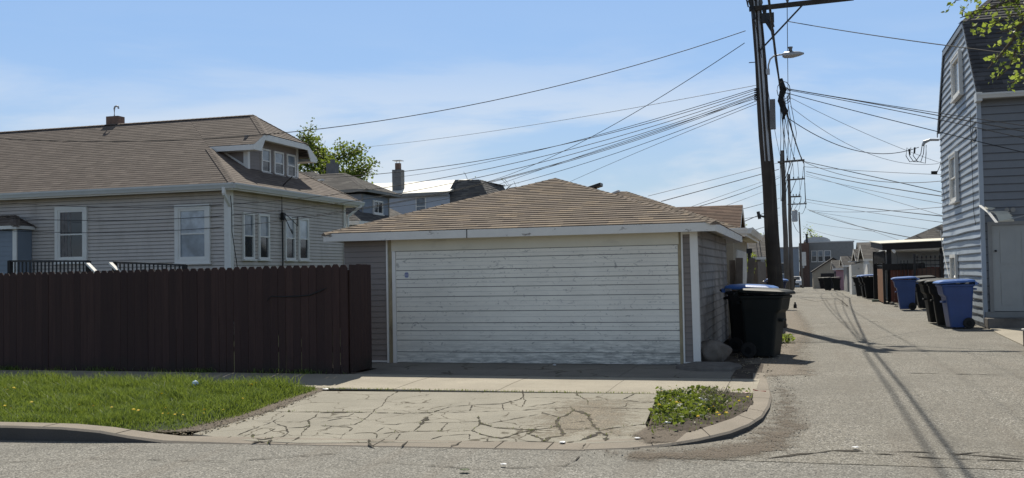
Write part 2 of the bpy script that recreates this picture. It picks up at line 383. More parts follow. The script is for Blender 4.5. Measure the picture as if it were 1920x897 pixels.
def clip(poly, ax, val, keep_greater):
    r = []
    for i in range(len(poly)):
        a, b = poly[i-1], poly[i]; da, db = a[ax]-val, b[ax]-val
        if not keep_greater: da, db = -da, -db
        if (da >= 0) != (db >= 0):
            t = da/(da-db); r.append(tuple(a[k]+(b[k]-a[k])*t for k in range(len(a))))
        if db >= 0: r.append(b)
    return r
BANDS = [-1e4, 8.5, 14, 50, 160, 1e4]
def sheet(mb, poly, off, mi=0, side=0):
    """a flat sheet that follows the fall of the ground; side > 0 gives it a vertical edge"""
    for a, b in zip(BANDS, BANDS[1:]):
        q = clip(clip(poly, 1, a, True), 1, b, False)
        if len(q) >= 3:
            ar = sum(q[i-1][0]*q[i][1]-q[i][0]*q[i-1][1] for i in range(len(q)))
            if ar < 0: q = q[::-1]
            mb.poly([(p[0], p[1], gz(p[1])+off) for p in q], mi)
    if side:
        for i in range(len(poly)):
            a, b = poly[i-1], poly[i]
            mb.poly([(a[0], a[1], gz(a[1])+off), (b[0], b[1], gz(b[1])+off), (b[0], b[1], gz(b[1])+off-side), (a[0], a[1], gz(a[1])+off-side)], mi)
    return mb
def siding(mb, o, u, n, z0, z1, pitch, span, depth=.014, mi=0, wav=None, sub=1, lip=0, lmi=1):  # lip: height of the strip painted as lap shadow
    """real lap siding: each board leans out at its foot. o origin (x,y), u along the wall, n outward, span(z)->(u0,u1)"""
    z = z0; i = 0
    while z < z1-1e-4:
        zt = min(z+pitch, z1); a0, b0 = span(z+.001); a1, b1 = span(zt-.001)
        if b0-a0 > .02 and b1-a1 > -.02:
            for k in range(sub):
                t0, t1 = k/sub, (k+1)/sub
                def P(t, lo):
                    aa, bb = (a0, b0) if lo else (a1, b1); w = aa+(bb-aa)*t; d = depth if lo else 0
                    zz = (z-.004 if lo else zt)
                    if wav: 
                        e = wav(i, t); d += e[0] if lo else 0; zz += e[1] if lo else 0
                    return (o[0]+u[0]*w+n[0]*d, o[1]+u[1]*w+n[1]*d, zz)
                p00, p10, p11, p01 = P(t0, 1), P(t1, 1), P(t1, 0), P(t0, 0)
                mb.poly([p00, p10, p11, p01], mi)
                mb.poly([(p00[0]+n[0]*.0015, p00[1]+n[1]*.0015, p00[2]+lip), (p00[0]+n[0]*.0015, p00[1]+n[1]*.0015, p00[2]), (p10[0]+n[0]*.0015, p10[1]+n[1]*.0015, p10[2]), (p10[0]+n[0]*.0015, p10[1]+n[1]*.0015, p10[2]+lip)], lmi) if lip else None  # strip along the board foot, coloured as lap shadow
                g0 = (o[0]+u[0]*(a0+(b0-a0)*t0), o[1]+u[1]*(a0+(b0-a0)*t0), p00[2]); g1 = (o[0]+u[0]*(a0+(b0-a0)*t1), o[1]+u[1]*(a0+(b0-a0)*t1), p10[2])
                mb.poly([g0, g1, p10, p00], mi)
        z = zt; i += 1
    return mb
def roofplane(mb, pts, eave, pitch=.14, lift=.013, mi=0):
    """shingle courses clipped to the polygon pts; eave = direction of the courses"""
    P = [Vector(p) for p in pts]; e = Vector(eave).normalized()
    nrm = Vector((0, 0, 0))
    for i in range(len(P)): nrm += P[i-1].cross(P[i])
    nrm.normalize()
    if nrm.z < 0: nrm = -nrm
    e = (e-nrm*e.dot(nrm)).normalized(); up = nrm.cross(e).normalized()
    if up.z < 0: up = -up
    lo = min(P, key=lambda q: q.dot(up)); v0 = lo.dot(up)
    q2 = [(q.dot(e), q.dot(up)-v0) for q in P]; vmax = max(q[1] for q in q2); off = nrm*(lo.dot(nrm))
    def W3(a, b, h): return e*a+up*(b+v0)+nrm*(lo.dot(nrm)+h)
    v = 0.0
    while v < vmax-1e-4:
        vt = min(v+pitch, vmax); c = clip(clip(q2, 1, v, True), 1, vt, False)
        if len(c) >= 3:
            hh = lambda b: .002+lift*(1-(b-v)/pitch)
            f = [W3(a, b, hh(b)) for a, b in c]; mb.poly(f, mi, uv=[(a, min(max(b, v+.002), vt-.002)) for a, b in c])
            lowp = sorted([a for a, b in c if abs(b-v) < 1e-5])
            if len(lowp) >= 2: mb.poly([W3(lowp[0], v, .0), W3(lowp[-1], v, .0), W3(lowp[-1], v, lift+.002), W3(lowp[0], v, lift+.002)], mi, uv=[(lowp[0], v+.01), (lowp[-1], v+.01), (lowp[-1], v+.02), (lowp[0], v+.02)])
        v = vt
    return mb
def caps(mb, a, b, w=.12, mi=0, h=.005):
    """ridge or hip cap shingles"""
    a = Vector(a); b = Vector(b); n = max(1, int((b-a).length/.16)); d = (b-a)/n
    sd = d.cross(Vector((0, 0, 1))).normalized()
    for i in range(n):
        p = a+d*i; q = p+d*1.1; L = h*2.2; dz = Vector((0, 0, -w*.35))
        for s in (-1, 1):
            mb.poly([p+Vector((0, 0, L+.01)), q+Vector((0, 0, .012)), q+sd*s*w+dz+Vector((0, 0, .012)), p+sd*s*w+dz+Vector((0, 0, L+.01))], mi, uv=[(i*.9, 0), (i*.9+.2, 0), (i*.9+.2, .1), (i*.9, .1)])
        mb.poly([p+sd*-w+dz, p+Vector((0, 0, L+.01)), p+sd*w+dz], mi, uv=[(0, 0)]*3)
    return mb
def rrect(cx, cy, hx, hy, r, z, n=3):
    p = []
    for sx, sy, a0 in ((1, 1, 0), (-1, 1, 90), (-1, -1, 180), (1, -1, 270)):
        for k in range(n+1):
            a = R(a0+90*k/n); p.append((cx+sx*(hx-r)+r*math.cos(a), cy+sy*(hy-r)+r*math.sin(a), z))
    return p
def window(root, ax, c, a0, a1, z0, z1, n, glass_top, glass_bot, frame=.07, fm=None, sashes=True, depth=.06, blind=None, mull=0, casing=0, casing_mat=None):
    """ax='y': wall plane Y=c spans X; ax='x': plane X=c spans Y. n = outward sign. frame (window) > panes, sill"""
    fm = fm or m_white
    def B(mb, u0, u1, w0, w1, d0, d1):
        d0, d1 = c+n*d0, c+n*d1
        if ax == 'y': mb.box(u0, u1, min(d0, d1), max(d0, d1), w0, w1)
        else: mb.box(min(d0, d1), max(d0, d1), u0, u1, w0, w1)
        return mb
    f = MB()
    if casing:
        for q in ((a0-casing, a0, z0-casing, z1+casing), (a1, a1+casing, z0-casing, z1+casing), (a0, a1, z1, z1+casing), (a0, a1, z0-casing, z0)): B(f, *q, .0, depth+.02)
    B(f, a0, a0+frame, z0, z1, .0, depth); B(f, a1-frame, a1, z0, z1, .0, depth)
    B(f, a0+frame, a1-frame, z1-frame, z1, .0, depth); B(f, a0+frame, a1-frame, z0, z0+frame, .0, depth)
    mid = z0+(z1-z0)*.5
    if sashes: B(f, a0+frame, a1-frame, mid-.02, mid+.02, .0, depth-.01)
    for k in range(mull):
        x = a0+(a1-a0)*(k+1)/(mull+1); B(f, x-.02, x+.02, z0+frame, z1-frame, 0, depth-.005)
    fr = f.build('window', fm, root)
    if sashes:
        B(MB(), a0+frame, a1-frame, mid+.02, z1-frame, .0, .026).build('pane', glass_top, fr)
        B(MB(), a0+frame, a1-frame, z0+frame, mid-.02, .0, .022).build('pane', glass_bot, fr)
    else: B(MB(), a0+frame, a1-frame, z0+frame, z1-frame, .0, .024).build('pane', glass_top, fr)
    B(MB(), a0-.03-casing, a1+.03+casing, z0-.045-casing, z0-casing, .0, depth+.05).build('sill', fm, fr)
    return fr
def gutter(mb, a, b, n, h=.13, w=.12):
    """K-style gutter from a to b, n = outward direction"""
    a, b, n = Vector(a), Vector(b), Vector(n); z = Vector((0, 0, 1))
    prof = [(0, 0), (.6*w, 0), (.75*w, .35*h), (.98*w, .7*h), (w, h), (w-.015, h), (w-.02, h-.01), (0, h-.02)]
    mb.loft([[p+n*q[0]+z*q[1] for q in prof] for p in (a, b)])
    return mb

# ================================================================== THE SETTING
g = MB(); sheet(g, [(-500, -300), (500, -300), (500, 900), (-500, 900)], -.05)
structure(g.build('ground', m_soil))
CURB = [(-60, 8.9), (-9.2, 8.95), (-6.92, 9.1), (-4.71, 9.2), (-2.05, 9.42), (-1.3, 9.7)]
g = MB(); sheet(g, [(-90, -12), (90, -12), (90, 9.25)] + [(-.9, 9.25), (-1.3, 9.6), (-6.8, 9.45), (-7.4, 9.1), (-90, 9.05)], -.004)
structure(g.build('street', m_street))
g = MB(); sheet(g, [(-1.6, 9.25), (9.5, 9.25), (9.5, 24), (4.75, 28.2), (4.6, 40), (4.2, 62), (3.9, 150), (-1.3, 150), (-1.25, 18), (-.6, 16.9), (-1.0, 13)], 0.0)
sheet(g, [(-60, 147), (60, 147), (60, 156), (-60, 156)], .004)
def strip(mb, pts, w, off, mi=0, jit=.35, seg=.09):
    """an irregular crack drawn along pts (ground points)"""
    P = []
    for a, b in zip(pts, pts[1:]):
        L = math.hypot(b[0]-a[0], b[1]-a[1]); n = max(1, int(L/seg))
        for k in range(n): t = k/n; P.append((a[0]+(b[0]-a[0])*t+random.uniform(-1, 1)*seg*.16, a[1]+(b[1]-a[1])*t+random.uniform(-1, 1)*seg*.16))
    P.append(pts[-1]); L, Rr = [], []
    for i, p in enumerate(P):
        a = P[max(i-1, 0)]; b = P[min(i+1, len(P)-1)]; dx, dy = b[0]-a[0], b[1]-a[1]; l = math.hypot(dx, dy) or 1
        ww = w*(1+random.uniform(-jit, jit)*1.6)*(.25 if i in (0, len(P)-1) else 1)
        ww = max(ww, w*.15)
        L.append((p[0]-dy/l*ww/2, p[1]+dx/l*ww/2)); Rr.append((p[0]+dy/l*ww/2, p[1]-dx/l*ww/2))
    for i in range(len(P)-1):
        q = [L[i], L[i+1], Rr[i+1], Rr[i]]
        mb.poly([(x, y, gz(y)+off) for x, y in q][::-1], mi)
    return mb
# cracks and seams in the asphalt (traced on the photo, laid on the ground)
for pl, w in [([(1400, 735+0), (1440, 742)], .0),
              ([(1700, 700), (1790, 702), (1880, 704)], .05), ([(1440, 860), (1560, 846), (1700, 848), (1800, 852), (1920, 862)], .045),
              ([(1550, 849), (1660, 852), (1760, 860), (1920, 866)], .03), ([(1790, 855), (1840, 848), (1920, 858)], .05),
              ([(1600, 672), (1636, 671)], .09), ([(1460, 700), (1500, 695), (1530, 698)], .05),
              ([(1500, 610), (1560, 605), (1700, 602)], .05), ([(1490, 557), (1540, 556), (1600, 557)], .14), ([(1486, 548), (1560, 547)], .14), ([(1500, 560), (1530, 566), (1570, 560), (1590, 575)], .07),
              ([(0, 868), (160, 860), (420, 866), (640, 850)], .02), ([(640, 862), (900, 880), (1100, 872)], .018), ([(1095, 852), (1060, 875), (1000, 885)], .02)]:
    if w: strip(g, [onG(*p) for p in pl], w*(.7 if w > .025 else .45), .005, 1, .9)
structure(g.build('alley', [m_alley, m_crack]))

# sidewalk slabs with joints
g = MB()
xs = [-40, -30.2, -28.7] + [-27.2+1.5*i for i in range(13)]
xj = sorted(set([round(-8.62+1.52*i, 3) for i in range(-14, 6)] + [-.62]))
for a, b in zip(xj, xj[1:]):
    if a > -.75: break
    b2 = min(b, -.62)
    sheet(g, [(a+.004, 13.17), (b2-.004, 13.17), (b2-.004, 14.93), (a+.004, 14.93)], .012+random.uniform(-.002, .002), 0, .02)
structure(g.build('sidewalk', m_walk))
g = MB()
for a, b in ((-7.0, -4.9), (-4.89, -2.7), (-2.69, -1.05)): sheet(g, [(a, 14.95), (b, 14.95), (b, 17.3), (a, 17.3)], .016, 0, .03)
sheet(g, [(-8.2, 15.9), (-7.01, 15.9), (-7.01, 17.2), (-8.2, 17.2)], .012)
structure(g.build('garage_apron', concrete('shade_dark_apron', (.24, .22, .19), crack=.8)))  # apron concrete coloured darker to deepen the garage shadow on it
# cracked driveway apron
DR = [onG(*p) for p in [(592, 735), (520, 760), (455, 785), (362, 816), (470, 829), (560, 833), (760, 832), (900, 833), (1100, 834), (1225, 829)]] + [(-1.68, 10.9), (-1.85, 13.15)]
g = MB(); sheet(g, DR, .012, 0, .03)
def z4(p): return onG(600+p[0]/4.683, 660+p[1]/4.683)
def z5(p): return onG(900+p[0]/5.333, 700+p[1]/5.333)
def z6(p): return onG(300+p[0]/4.8, 700+p[1]/4.8)
CR = [(z4, [(0, 545), (150, 545), (300, 540), (460, 545)], .055), (z4, [(460, 545), (700, 550), (900, 548), (1000, 540), (1050, 520)], .055), (z4, [(460, 545), (480, 515), (550, 480), (590, 410), (700, 350)], .022),
      (z4, [(1050, 520), (1130, 495), (1340, 475), (1580, 468), (1760, 425), (1785, 400), (1778, 350)], .022), (z4, [(1000, 545), (1300, 540), (1620, 528), (1915, 520)], .02),
      (z4, [(460, 545), (420, 580), (370, 612), (200, 590), (0, 630)], .022), (z4, [(0, 600), (120, 590), (250, 575), (300, 550)], .02), (z4, [(0, 660), (120, 662), (300, 650), (380, 612)], .028),
      (z4, [(20, 725), (200, 740), (290, 685), (240, 670), (100, 680), (0, 700)], .025), (z4, [(200, 740), (180, 770)], .02), (z4, [(200, 740), (360, 722), (470, 722), (500, 735)], .026),
      (z4, [(950, 580), (915, 620), (880, 655)], .10), (z4, [(880, 655), (840, 690), (820, 710)], .03), (z4, [(500, 735), (640, 720), (820, 710), (1060, 705), (1240, 708), (1330, 700)], .03),
      (z4, [(540, 645), (660, 650), (760, 635), (950, 632), (1120, 632), (1400, 622)], .02), (z4, [(1120, 635), (1060, 700)], .022), (z4, [(1330, 700), (1400, 650), (1405, 620), (1390, 575)], .035),
      (z4, [(970, 780), (1080, 750), (1240, 738), (1310, 735), (1315, 780)], .025), (z4, [(1405, 630), (1480, 660), (1560, 680), (1700, 690), (1915, 700)], .04), (z4, [(1330, 700), (1430, 740), (1560, 770), (1640, 765), (1750, 720), (1915, 695)], .028),
      (z4, [(1240, 800), (1200, 825), (1080, 855), (920, 862)], .025), (z4, [(430, 780), (440, 830), (490, 845)], .04), (z4, [(780, 795), (710, 845)], .015), (z4, [(500, 735), (500, 770), (430, 780)], .03),
      (z4, [(1600, 470), (1610, 520)], .02), (z4, [(1340, 475), (1310, 535)], .012), (z4, [(570, 670), (480, 720)], .02), (z4, [(710, 730), (660, 785)], .018), (z4, [(1480, 640), (1700, 600), (1915, 560)], .01),
      (z5, [(430, 180), (435, 265), (455, 285), (420, 350)], .022), (z5, [(440, 255), (700, 255), (1000, 262)], .012), (z5, [(965, 190), (970, 230), (1080, 285), (1080, 330)], .03), (z5, [(1080, 285), (1280, 275), (1430, 275), (1500, 240), (1570, 205)], .024),
      (z5, [(1460, 280), (1600, 300), (1780, 300)], .014), (z5, [(1480, 300), (1450, 345), (1300, 370)], .018), (z5, [(430, 380), (640, 365), (900, 352), (1080, 350), (1300, 362), (1780, 368)], .016), (z5, [(470, 350), (700, 318), (780, 295)], .014),
      (z5, [(910, 355), (940, 385), (860, 435), (790, 455), (760, 510), (770, 530)], .05), (z5, [(940, 385), (1010, 400), (1080, 430), (1110, 490), (1140, 540), (1200, 590)], .08), (z5, [(770, 530), (900, 510), (1100, 488)], .02),
      (z5, [(0, 520), (150, 555), (350, 568), (560, 575), (700, 562), (770, 535)], .035), (z5, [(1200, 590), (1300, 565), (1500, 540), (1620, 525), (1720, 515)], .035), (z5, [(0, 620), (100, 650), (220, 668), (350, 620), (560, 575)], .03),
      (z5, [(770, 530), (830, 600), (820, 640), (700, 655), (640, 700)], .07), (z5, [(560, 580), (480, 620), (600, 660), (640, 700), (860, 710), (1000, 690)], .05), (z5, [(830, 570), (1000, 575), (1130, 560)], .03), (z5, [(1000, 690), (1130, 640), (1200, 600), (1280, 640), (1250, 690)], .08),
      (z5, [(1300, 600), (1400, 640), (1620, 640), (1700, 600), (1690, 570)], .03), (z5, [(1050, 715), (1030, 760), (940, 780)], .025), (z5, [(20, 700), (240, 690), (400, 690), (640, 705)], .025), (z5, [(70, 690), (90, 650)], .02), (z5, [(620, 400), (640, 410), (780, 450)], .015), (z5, [(0, 320), (220, 318), (420, 268)], .018),
      (z6, [(890, 355), (1200, 358), (1450, 360), (1750, 360), (1900, 358)], .045), (z6, [(1150, 360), (1170, 345), (1210, 345)], .06), (z6, [(1120, 390), (1000, 455), (900, 490), (820, 520), (690, 572)], .024), (z6, [(1020, 440), (1050, 470), (1130, 490), (1140, 530), (1160, 545)], .018),
      (z6, [(1040, 450), (1250, 450), (1330, 435), (1400, 400), (1420, 375)], .022), (z6, [(1400, 410), (1560, 408), (1720, 395)], .018), (z6, [(1330, 435), (1350, 480), (1280, 500), (1150, 505)], .03), (z6, [(1280, 545), (1350, 485)], .028), (z6, [(1280, 545), (1470, 520), (1540, 490), (1700, 490)], .02),
      (z6, [(1160, 545), (1110, 580), (1020, 590)], .024), (z6, [(1280, 545), (1270, 575), (1210, 610)], .022), (z6, [(1040, 510), (930, 560), (830, 575)], .02), (z6, [(700, 578), (830, 560), (830, 595), (930, 610), (1030, 590)], .06), (z6, [(660, 525), (735, 520)], .02), (z6, [(870, 448), (1000, 452)], .014),
      (z6, [(820, 640), (900, 625), (980, 640), (1000, 610)], .07)]
for fn, pl, w in CR: strip(g, [fn(p) for p in pl], max(.011, w*.46), .0155, 1 if random.random() < .6 else 2, .75, .05)
structure(g.build('driveway', [m_conc, m_crack, m_crackmoss]))
# dark joint under the sidewalk edge is the gap between slabs; a grassy seam runs along it
# kerbs: outer/inner outlines in ground coordinates with a height above the street
def kerb(name, outer, inner, hts):
    mb = MB(); n = len(outer)
    for i in range(n-1):
        o0, o1, i0, i1 = outer[i], outer[i+1], inner[i], inner[i+1]; h0, h1 = hts[i], hts[i+1]
        zo0, zo1, zi0, zi1 = [-.13+h for h in (h0, h1, h0, h1)]
        zi0 = max(zi0, gz(i0[1])+.014); zi1 = max(zi1, gz(i1[1])+.014)
        zo0 = max(zo0, gz(o0[1])+.006); zo1 = max(zo1, gz(o1[1])+.006)
        c = .03
        def inw(o, ii, d): l = math.hypot(ii[0]-o[0], ii[1]-o[1]) or 1; return (o[0]+(ii[0]-o[0])/l*d, o[1]+(ii[1]-o[1])/l*d)
        m0, m1 = inw(o0, i0, c), inw(o1, i1, c)
        mb.poly([(*o0, -.2), (*o1, -.2), (*o1, zo1-.02), (*o0, zo0-.02)], 1)
        mb.poly([(*o0, zo0-.02), (*o1, zo1-.02), (*m1, zo1), (*m0, zo0)], 0)
        mb.poly([(*m0, zo0), (*m1, zo1), (*i1, zi1), (*i0, zi0)])
        mb.poly([(*i0, zi0), (*i1, zi1), (*i1, -.2), (*i0, -.2)])
    L_ = 0
    for i in range(n-1):
        o0, o1, i0, i1 = outer[i], outer[i+1], inner[i], inner[i+1]; d = math.hypot(o1[0]-o0[0], o1[1]-o0[1]); k = max(1, int(d/1.1)) if d > .55 else (1 if i % 2 else 0)
        for j in range(k):
            t = (j+.5+random.uniform(-.2, .2))/k; a = (o0[0]+(o1[0]-o0[0])*t, o0[1]+(o1[1]-o0[1])*t); b_ = (i0[0]+(i1[0]-i0[0])*t, i0[1]+(i1[1]-i0[1])*t); z0 = max(-.13+hts[i]+(hts[i+1]-hts[i])*t, gz(a[1])+.006); z1 = max(-.13+hts[i]+(hts[i+1]-hts[i])*t, gz(b_[1])+.014)
            ux, uy = (o1[0]-o0[0])/d*.005, (o1[1]-o0[1])/d*.005
            if a[0] < -15: continue
            mb.poly([(a[0]-ux, a[1]-uy+.03, z0+.003), (a[0]+ux, a[1]+uy+.03, z0+.003), (b_[0]+ux*1.6, b_[1]+uy, z1+.003), (b_[0]-ux, b_[1]-uy, z1+.003)], 2)
    return structure(mb.build(name, [m_kerb, m_kerbface, m_crack]))
ox = [-40, -12, -9.5, -8.3, -7.7, -7.25, -6.9, -6.5, -5.6, -4.7, -3.6, -2.6, -2.05]
hy = [.165, .165, .165, .163, .155, .125, .075, .035, .018, .016, .016, .016, .018]
oy = [8.93+.075*max(0, x+9.5) if x < -6.9 else 9.12+.065*(x+6.9) for x in ox]
iy = [y+(.27 if x < -7.2 else .30 if x < -6.6 else .32) for x, y in zip(ox, oy)]
kerb('kerb', list(zip(ox, oy)), list(zip(ox, iy)), hy)
OUT = [onG(*p) for p in [(1095, 845), (1180, 842), (1250, 838), (1310, 832), (1370, 822), (1405, 808), (1430, 790), (1443, 768), (1448, 745), (1444, 722), (1436, 700)]]
INN = [onG(*p) for p in [(1100, 828), (1170, 826), (1245, 822), (1300, 815), (1345, 804), (1375, 794), (1398, 780), (1410, 764), (1412, 742), (1412, 722), (1412, 702)]]
kerb('corner_kerb', OUT, INN, [.018, .03, .055, .08, .11, .12, .125, .13, .13, .135, .14])

def soft_mat(name, c):
    m, t, b = base(name); v = objc(t); at = N(t, 'ShaderNodeAttribute'); at.attribute_name = 'fade'
    n = noise(t, 5, 8, .7, vec=v); n2 = noise(t, 60, 3, vec=v)
    ad = N(t, 'ShaderNodeMath', operation='ADD'); t.links.new(at.outputs['Fac'], ad.inputs[0]); t.links.new(mr(t, n, .3, .7, -.45, .25), ad.inputs[1])
    ad2 = N(t, 'ShaderNodeMath', operation='ADD'); t.links.new(ad.outputs[0], ad2.inputs[0]); t.links.new(mr(t, n2, .3, .7, -.3, .3), ad2.inputs[1])
    t.links.new(mr(t, ad2.outputs[0], .1, .55, 0, .92), b.inputs['Alpha'])
    col = mixc(t, mr(t, n2, .35, .65), tuple(x*.6 for x in c), tuple(x*1.5 for x in c)); t.links.new(col, b.inputs['Base Color']); b.inputs['Roughness'].default_value = .95
    return m
def soft_patch(name, P, off, mat, step=.05, width=.3):
    xs = [p[0] for p in P]; ys = [p[1] for p in P]; nx = int((max(xs)-min(xs))/step)+2; ny = int((max(ys)-min(ys))/step)+2; V, F, A = [], [], []
    def dist(x, y):
        d = 9
        for i in range(len(P)):
            ax_, ay_ = P[i-1]; bx_, by_ = P[i]; L = (bx_-ax_)**2+(by_-ay_)**2 or 1; t = max(0, min(1, ((x-ax_)*(bx_-ax_)+(y-ay_)*(by_-ay_))/L)); d = min(d, math.hypot(x-ax_-t*(bx_-ax_), y-ay_-t*(by_-ay_)))
        return d if inpoly(x, y, P) else 0
    for i in range(nx+1):
        for j in range(ny+1):
            x = min(xs)+i*step; y = min(ys)+j*step; V.append((x, y, gz(y)+off)); A.append(min(1, dist(x, y)/width))
    for i in range(nx):
        for j in range(ny):
            q = (i*(ny+1)+j, (i+1)*(ny+1)+j, (i+1)*(ny+1)+j+1, i*(ny+1)+j+1)
            if max(A[k] for k in q) > 0: F.append(q)
    me = bpy.data.meshes.new(name); me.from_pydata(V, [], F); at = me.attributes.new('fade', 'FLOAT', 'POINT'); at.data.foreach_set('value', A); me.materials.append(mat)
    o = bpy.data.objects.new(name, me); COL.objects.link(o); return structure(o)
# soil island in the corner
ISL = [onG(*p) for p in [(1236, 741), (1228, 780), (1215, 812), (1225, 828), (1300, 815), (1345, 804), (1375, 794), (1398, 780), (1410, 764), (1412, 741)]]
def inpoly(x, y, P):
    c = False; j = len(P)-1
    for i in range(len(P)):
        if (P[i][1] > y) != (P[j][1] > y) and x < (P[j][0]-P[i][0])*(y-P[i][1])/(P[j][1]-P[i][1])+P[i][0]: c = not c
        j = i
    return c
def bumpsheet(name, P, off, amp, step, mat, fall=0):
    xs = [p[0] for p in P]; ys = [p[1] for p in P]; mb = MB(); idx = {}
    nx = int((max(xs)-min(xs))/step)+2; ny = int((max(ys)-min(ys))/step)+2
    def edge_(x, y):
        d = min(math.hypot(x-(P[i-1][0]+t*(P[i][0]-P[i-1][0])), y-(P[i-1][1]+t*(P[i][1]-P[i-1][1]))) for i in range(len(P)) if abs(P[i][0]-x)+abs(P[i-1][0]-x) < 6 for t in (0, .25, .5, .75, 1)) if fall else 9
        return -(off-.0)*max(0, 1-d/fall) if fall else 0
    def h(x, y): return edge_(x, y)+amp*(math.sin(x*7.3+y*2.1)*.5+math.sin(y*9.1-x*3.7)*.5+random.uniform(-.6, .6))
    for i in range(nx+1):
        for j in range(ny+1):
            x = min(xs)+i*step; y = min(ys)+j*step
            idx[i, j] = len(mb.v); mb.v.append((x, y, gz(y)+off+h(x, y)))
    for i in range(nx):
        for j in range(ny):
            x = min(xs)+(i+.5)*step; y = min(ys)+(j+.5)*step
            if inpoly(x, y, P): mb.f.append((idx[i, j], idx[i+1, j], idx[i+1, j+1], idx[i, j+1])); mb.m.append(0)
    return mb.build(name, mat, smooth=True)
structure(bumpsheet('soil_island', ISL, .035, .026, .035, m_dirt))
# lawn
LAWN = [(-24, 13.12), (-24, 9.20)] + [(-9.5, 9.21), (-8.3, 9.30)] + [onG(*p) for p in [(240, 810), (330, 812), (385, 800), (455, 782), (520, 758), (592, 735)]] + [(-6.75, 13.12)]
LAWN = [(x, y) for x, y in LAWN]
def edist(X, Y, P=LAWN):
    d = np.full(len(X), 9.0)
    for i in range(len(P)):
        ax_, ay_ = P[i-1]; bx_, by_ = P[i]; L = (bx_-ax_)**2+(by_-ay_)**2; t = np.clip(((X-ax_)*(bx_-ax_)+(Y-ay_)*(by_-ay_))/max(L, 1e-9), 0, 1); d = np.minimum(d, np.hypot(X-ax_-t*(bx_-ax_), Y-ay_-t*(by_-ay_)))
    return d
def lawn_h(X, Y): return .012+.055*np.clip(edist(X, Y)/.35, 0, 1)+.018*np.sin(X*3.1+np.sin(Y*4))*np.sin(Y*3.7)*np.clip(edist(X, Y)/.5, 0, 1)
lo = bumpsheet('lawn_soil', LAWN, .0, .004, .08, m_turf); cc = np.array([v.co[:] for v in lo.data.vertices]); cc[:, 2] += lawn_h(cc[:, 0], cc[:, 1])-.012
lo.data.vertices.foreach_set('co', cc.reshape(-1)); structure(lo)
# a worn dirt edge between lawn and driveway, dirt drifts in the gutter and along the alley
m_soft = soft_mat('drifted_dirt', (.125, .10, .075)); m_soft2 = soft_mat('drifted_gravel', (.20, .17, .135))
soft_patch('dirt_edge', [onG(*p) for p in [(200, 795), (330, 795), (440, 774), (517, 746), (585, 726), (618, 732), (545, 762), (470, 788), (385, 812), (300, 816)]], .019, m_soft, .04, .14)
g = MB(); sheet(g, [(-1.3, 17.3), (-.9, 17.3), (-.95, 24), (-1.1, 60), (-1.35, 60), (-1.68, 24)], .004); sheet(g, [(-1.06, 14.95), (-.63, 15.0), (-.66, 17.3), (-1.06, 17.3)], .010)
structure(g.build('alley_verge', m_dirt))
soft_patch('gutter_dirt', [onG(*p) for p in [(1448, 700), (1500, 740), (1530, 800), (1500, 850), (1380, 872), (1180, 868), (1100, 848), (1310, 836), (1372, 824), (1412, 804), (1440, 780)]], .008, m_soft, .06, .5)
soft_patch('alley_gravel', [(-1.3, 15), (.3, 15.5), (.1, 20), (.4, 26), (0, 40), (-1.2, 40)], .006, m_soft2, .12, .6)
m_soft3 = soft_mat('light_grime', (.24, .205, .155)); soft_patch('driveway_grime', [onG(*p) for p in [(1030, 745), (1230, 745), (1225, 826), (1000, 832), (940, 800)]], .0135, m_soft3, .06, 1.2)
soft_patch('island_spill', [onG(*p) for p in [(1180, 815), (1250, 790), (1320, 800), (1290, 838), (1200, 838)]], .030, m_soft, .04, .15)
g = MB(); sheet(g, [(-40, 15.1), (-8.2, 15.1), (-8.2, 60), (-40, 60)], .0); structure(g.build('back_yards', m_turf))
g = MB(); sheet(g, [(4.1, 21.3), (9, 20.8), (9, 27.9), (4.5, 27.9), (4.3, 25.4)], .02, 0, .03); structure(g.build('concrete_pad', m_walk))

# ------------------------------------------------------------------ grass
def blades(name, spots, h0, h1, wdt, mat, lean=.5, hmul=None):
    """one mesh of bent blades; spots = array of (x,y,z)"""
    n = len(spots); a = rng.uniform(0, 2*np.pi, n); hgt = rng.uniform(h0, h1, n)*(1 if hmul is None else hmul); ln = rng.uniform(.05, lean, n)*hgt
    la = rng.uniform(0, 2*np.pi, n); dx, dy = np.cos(a)*wdt/2, np.sin(a)*wdt/2
    X, Y, Z = spots[:, 0], spots[:, 1], spots[:, 2]; lx, ly = np.cos(la)*ln, np.sin(la)*ln
    V = np.empty((n, 5, 3))
    V[:, 0] = np.stack([X-dx, Y-dy, Z-.01], 1); V[:, 1] = np.stack([X+dx, Y+dy, Z-.01], 1)
    V[:, 2] = np.stack([X+dx*.8+lx*.35, Y+dy*.8+ly*.35, Z+hgt*.6], 1); V[:, 3] = np.stack([X-dx*.8+lx*.35, Y-dy*.8+ly*.35, Z+hgt*.6], 1)
    V[:, 4] = np.stack([X+lx, Y+ly, Z+hgt], 1)
    me = bpy.data.meshes.new(name); me.vertices.add(n*5); me.vertices.foreach_set('co', V.reshape(-1))
    me.loops.add(n*7); me.polygons.add(n*2); b = np.arange(n)*5
    L = np.stack([b, b+1, b+2, b+3, b+3, b+2, b+4], 1).reshape(-1); me.loops.foreach_set('vertex_index', L)
    st = np.stack([np.arange(n)*7, np.arange(n)*7+4], 1).reshape(-1); me.polygons.foreach_set('loop_start', st)
    me.materials.append(mat); me.update(calc_edges=True); me.validate()
    o = bpy.data.objects.new(name, me); COL.objects.link(o); return o
def scatter(P, n, off, dens=None):
    xs = [p[0] for p in P]; ys = [p[1] for p in P]; r = []
    while len(r) < n:
        x = random.uniform(min(xs), max(xs)); y = random.uniform(min(ys), max(ys))
        if inpoly(x, y, P) and (dens is None or random.random() < dens(x, y)): r.append((x, y, gz(y)+off))
    return np.array(r)
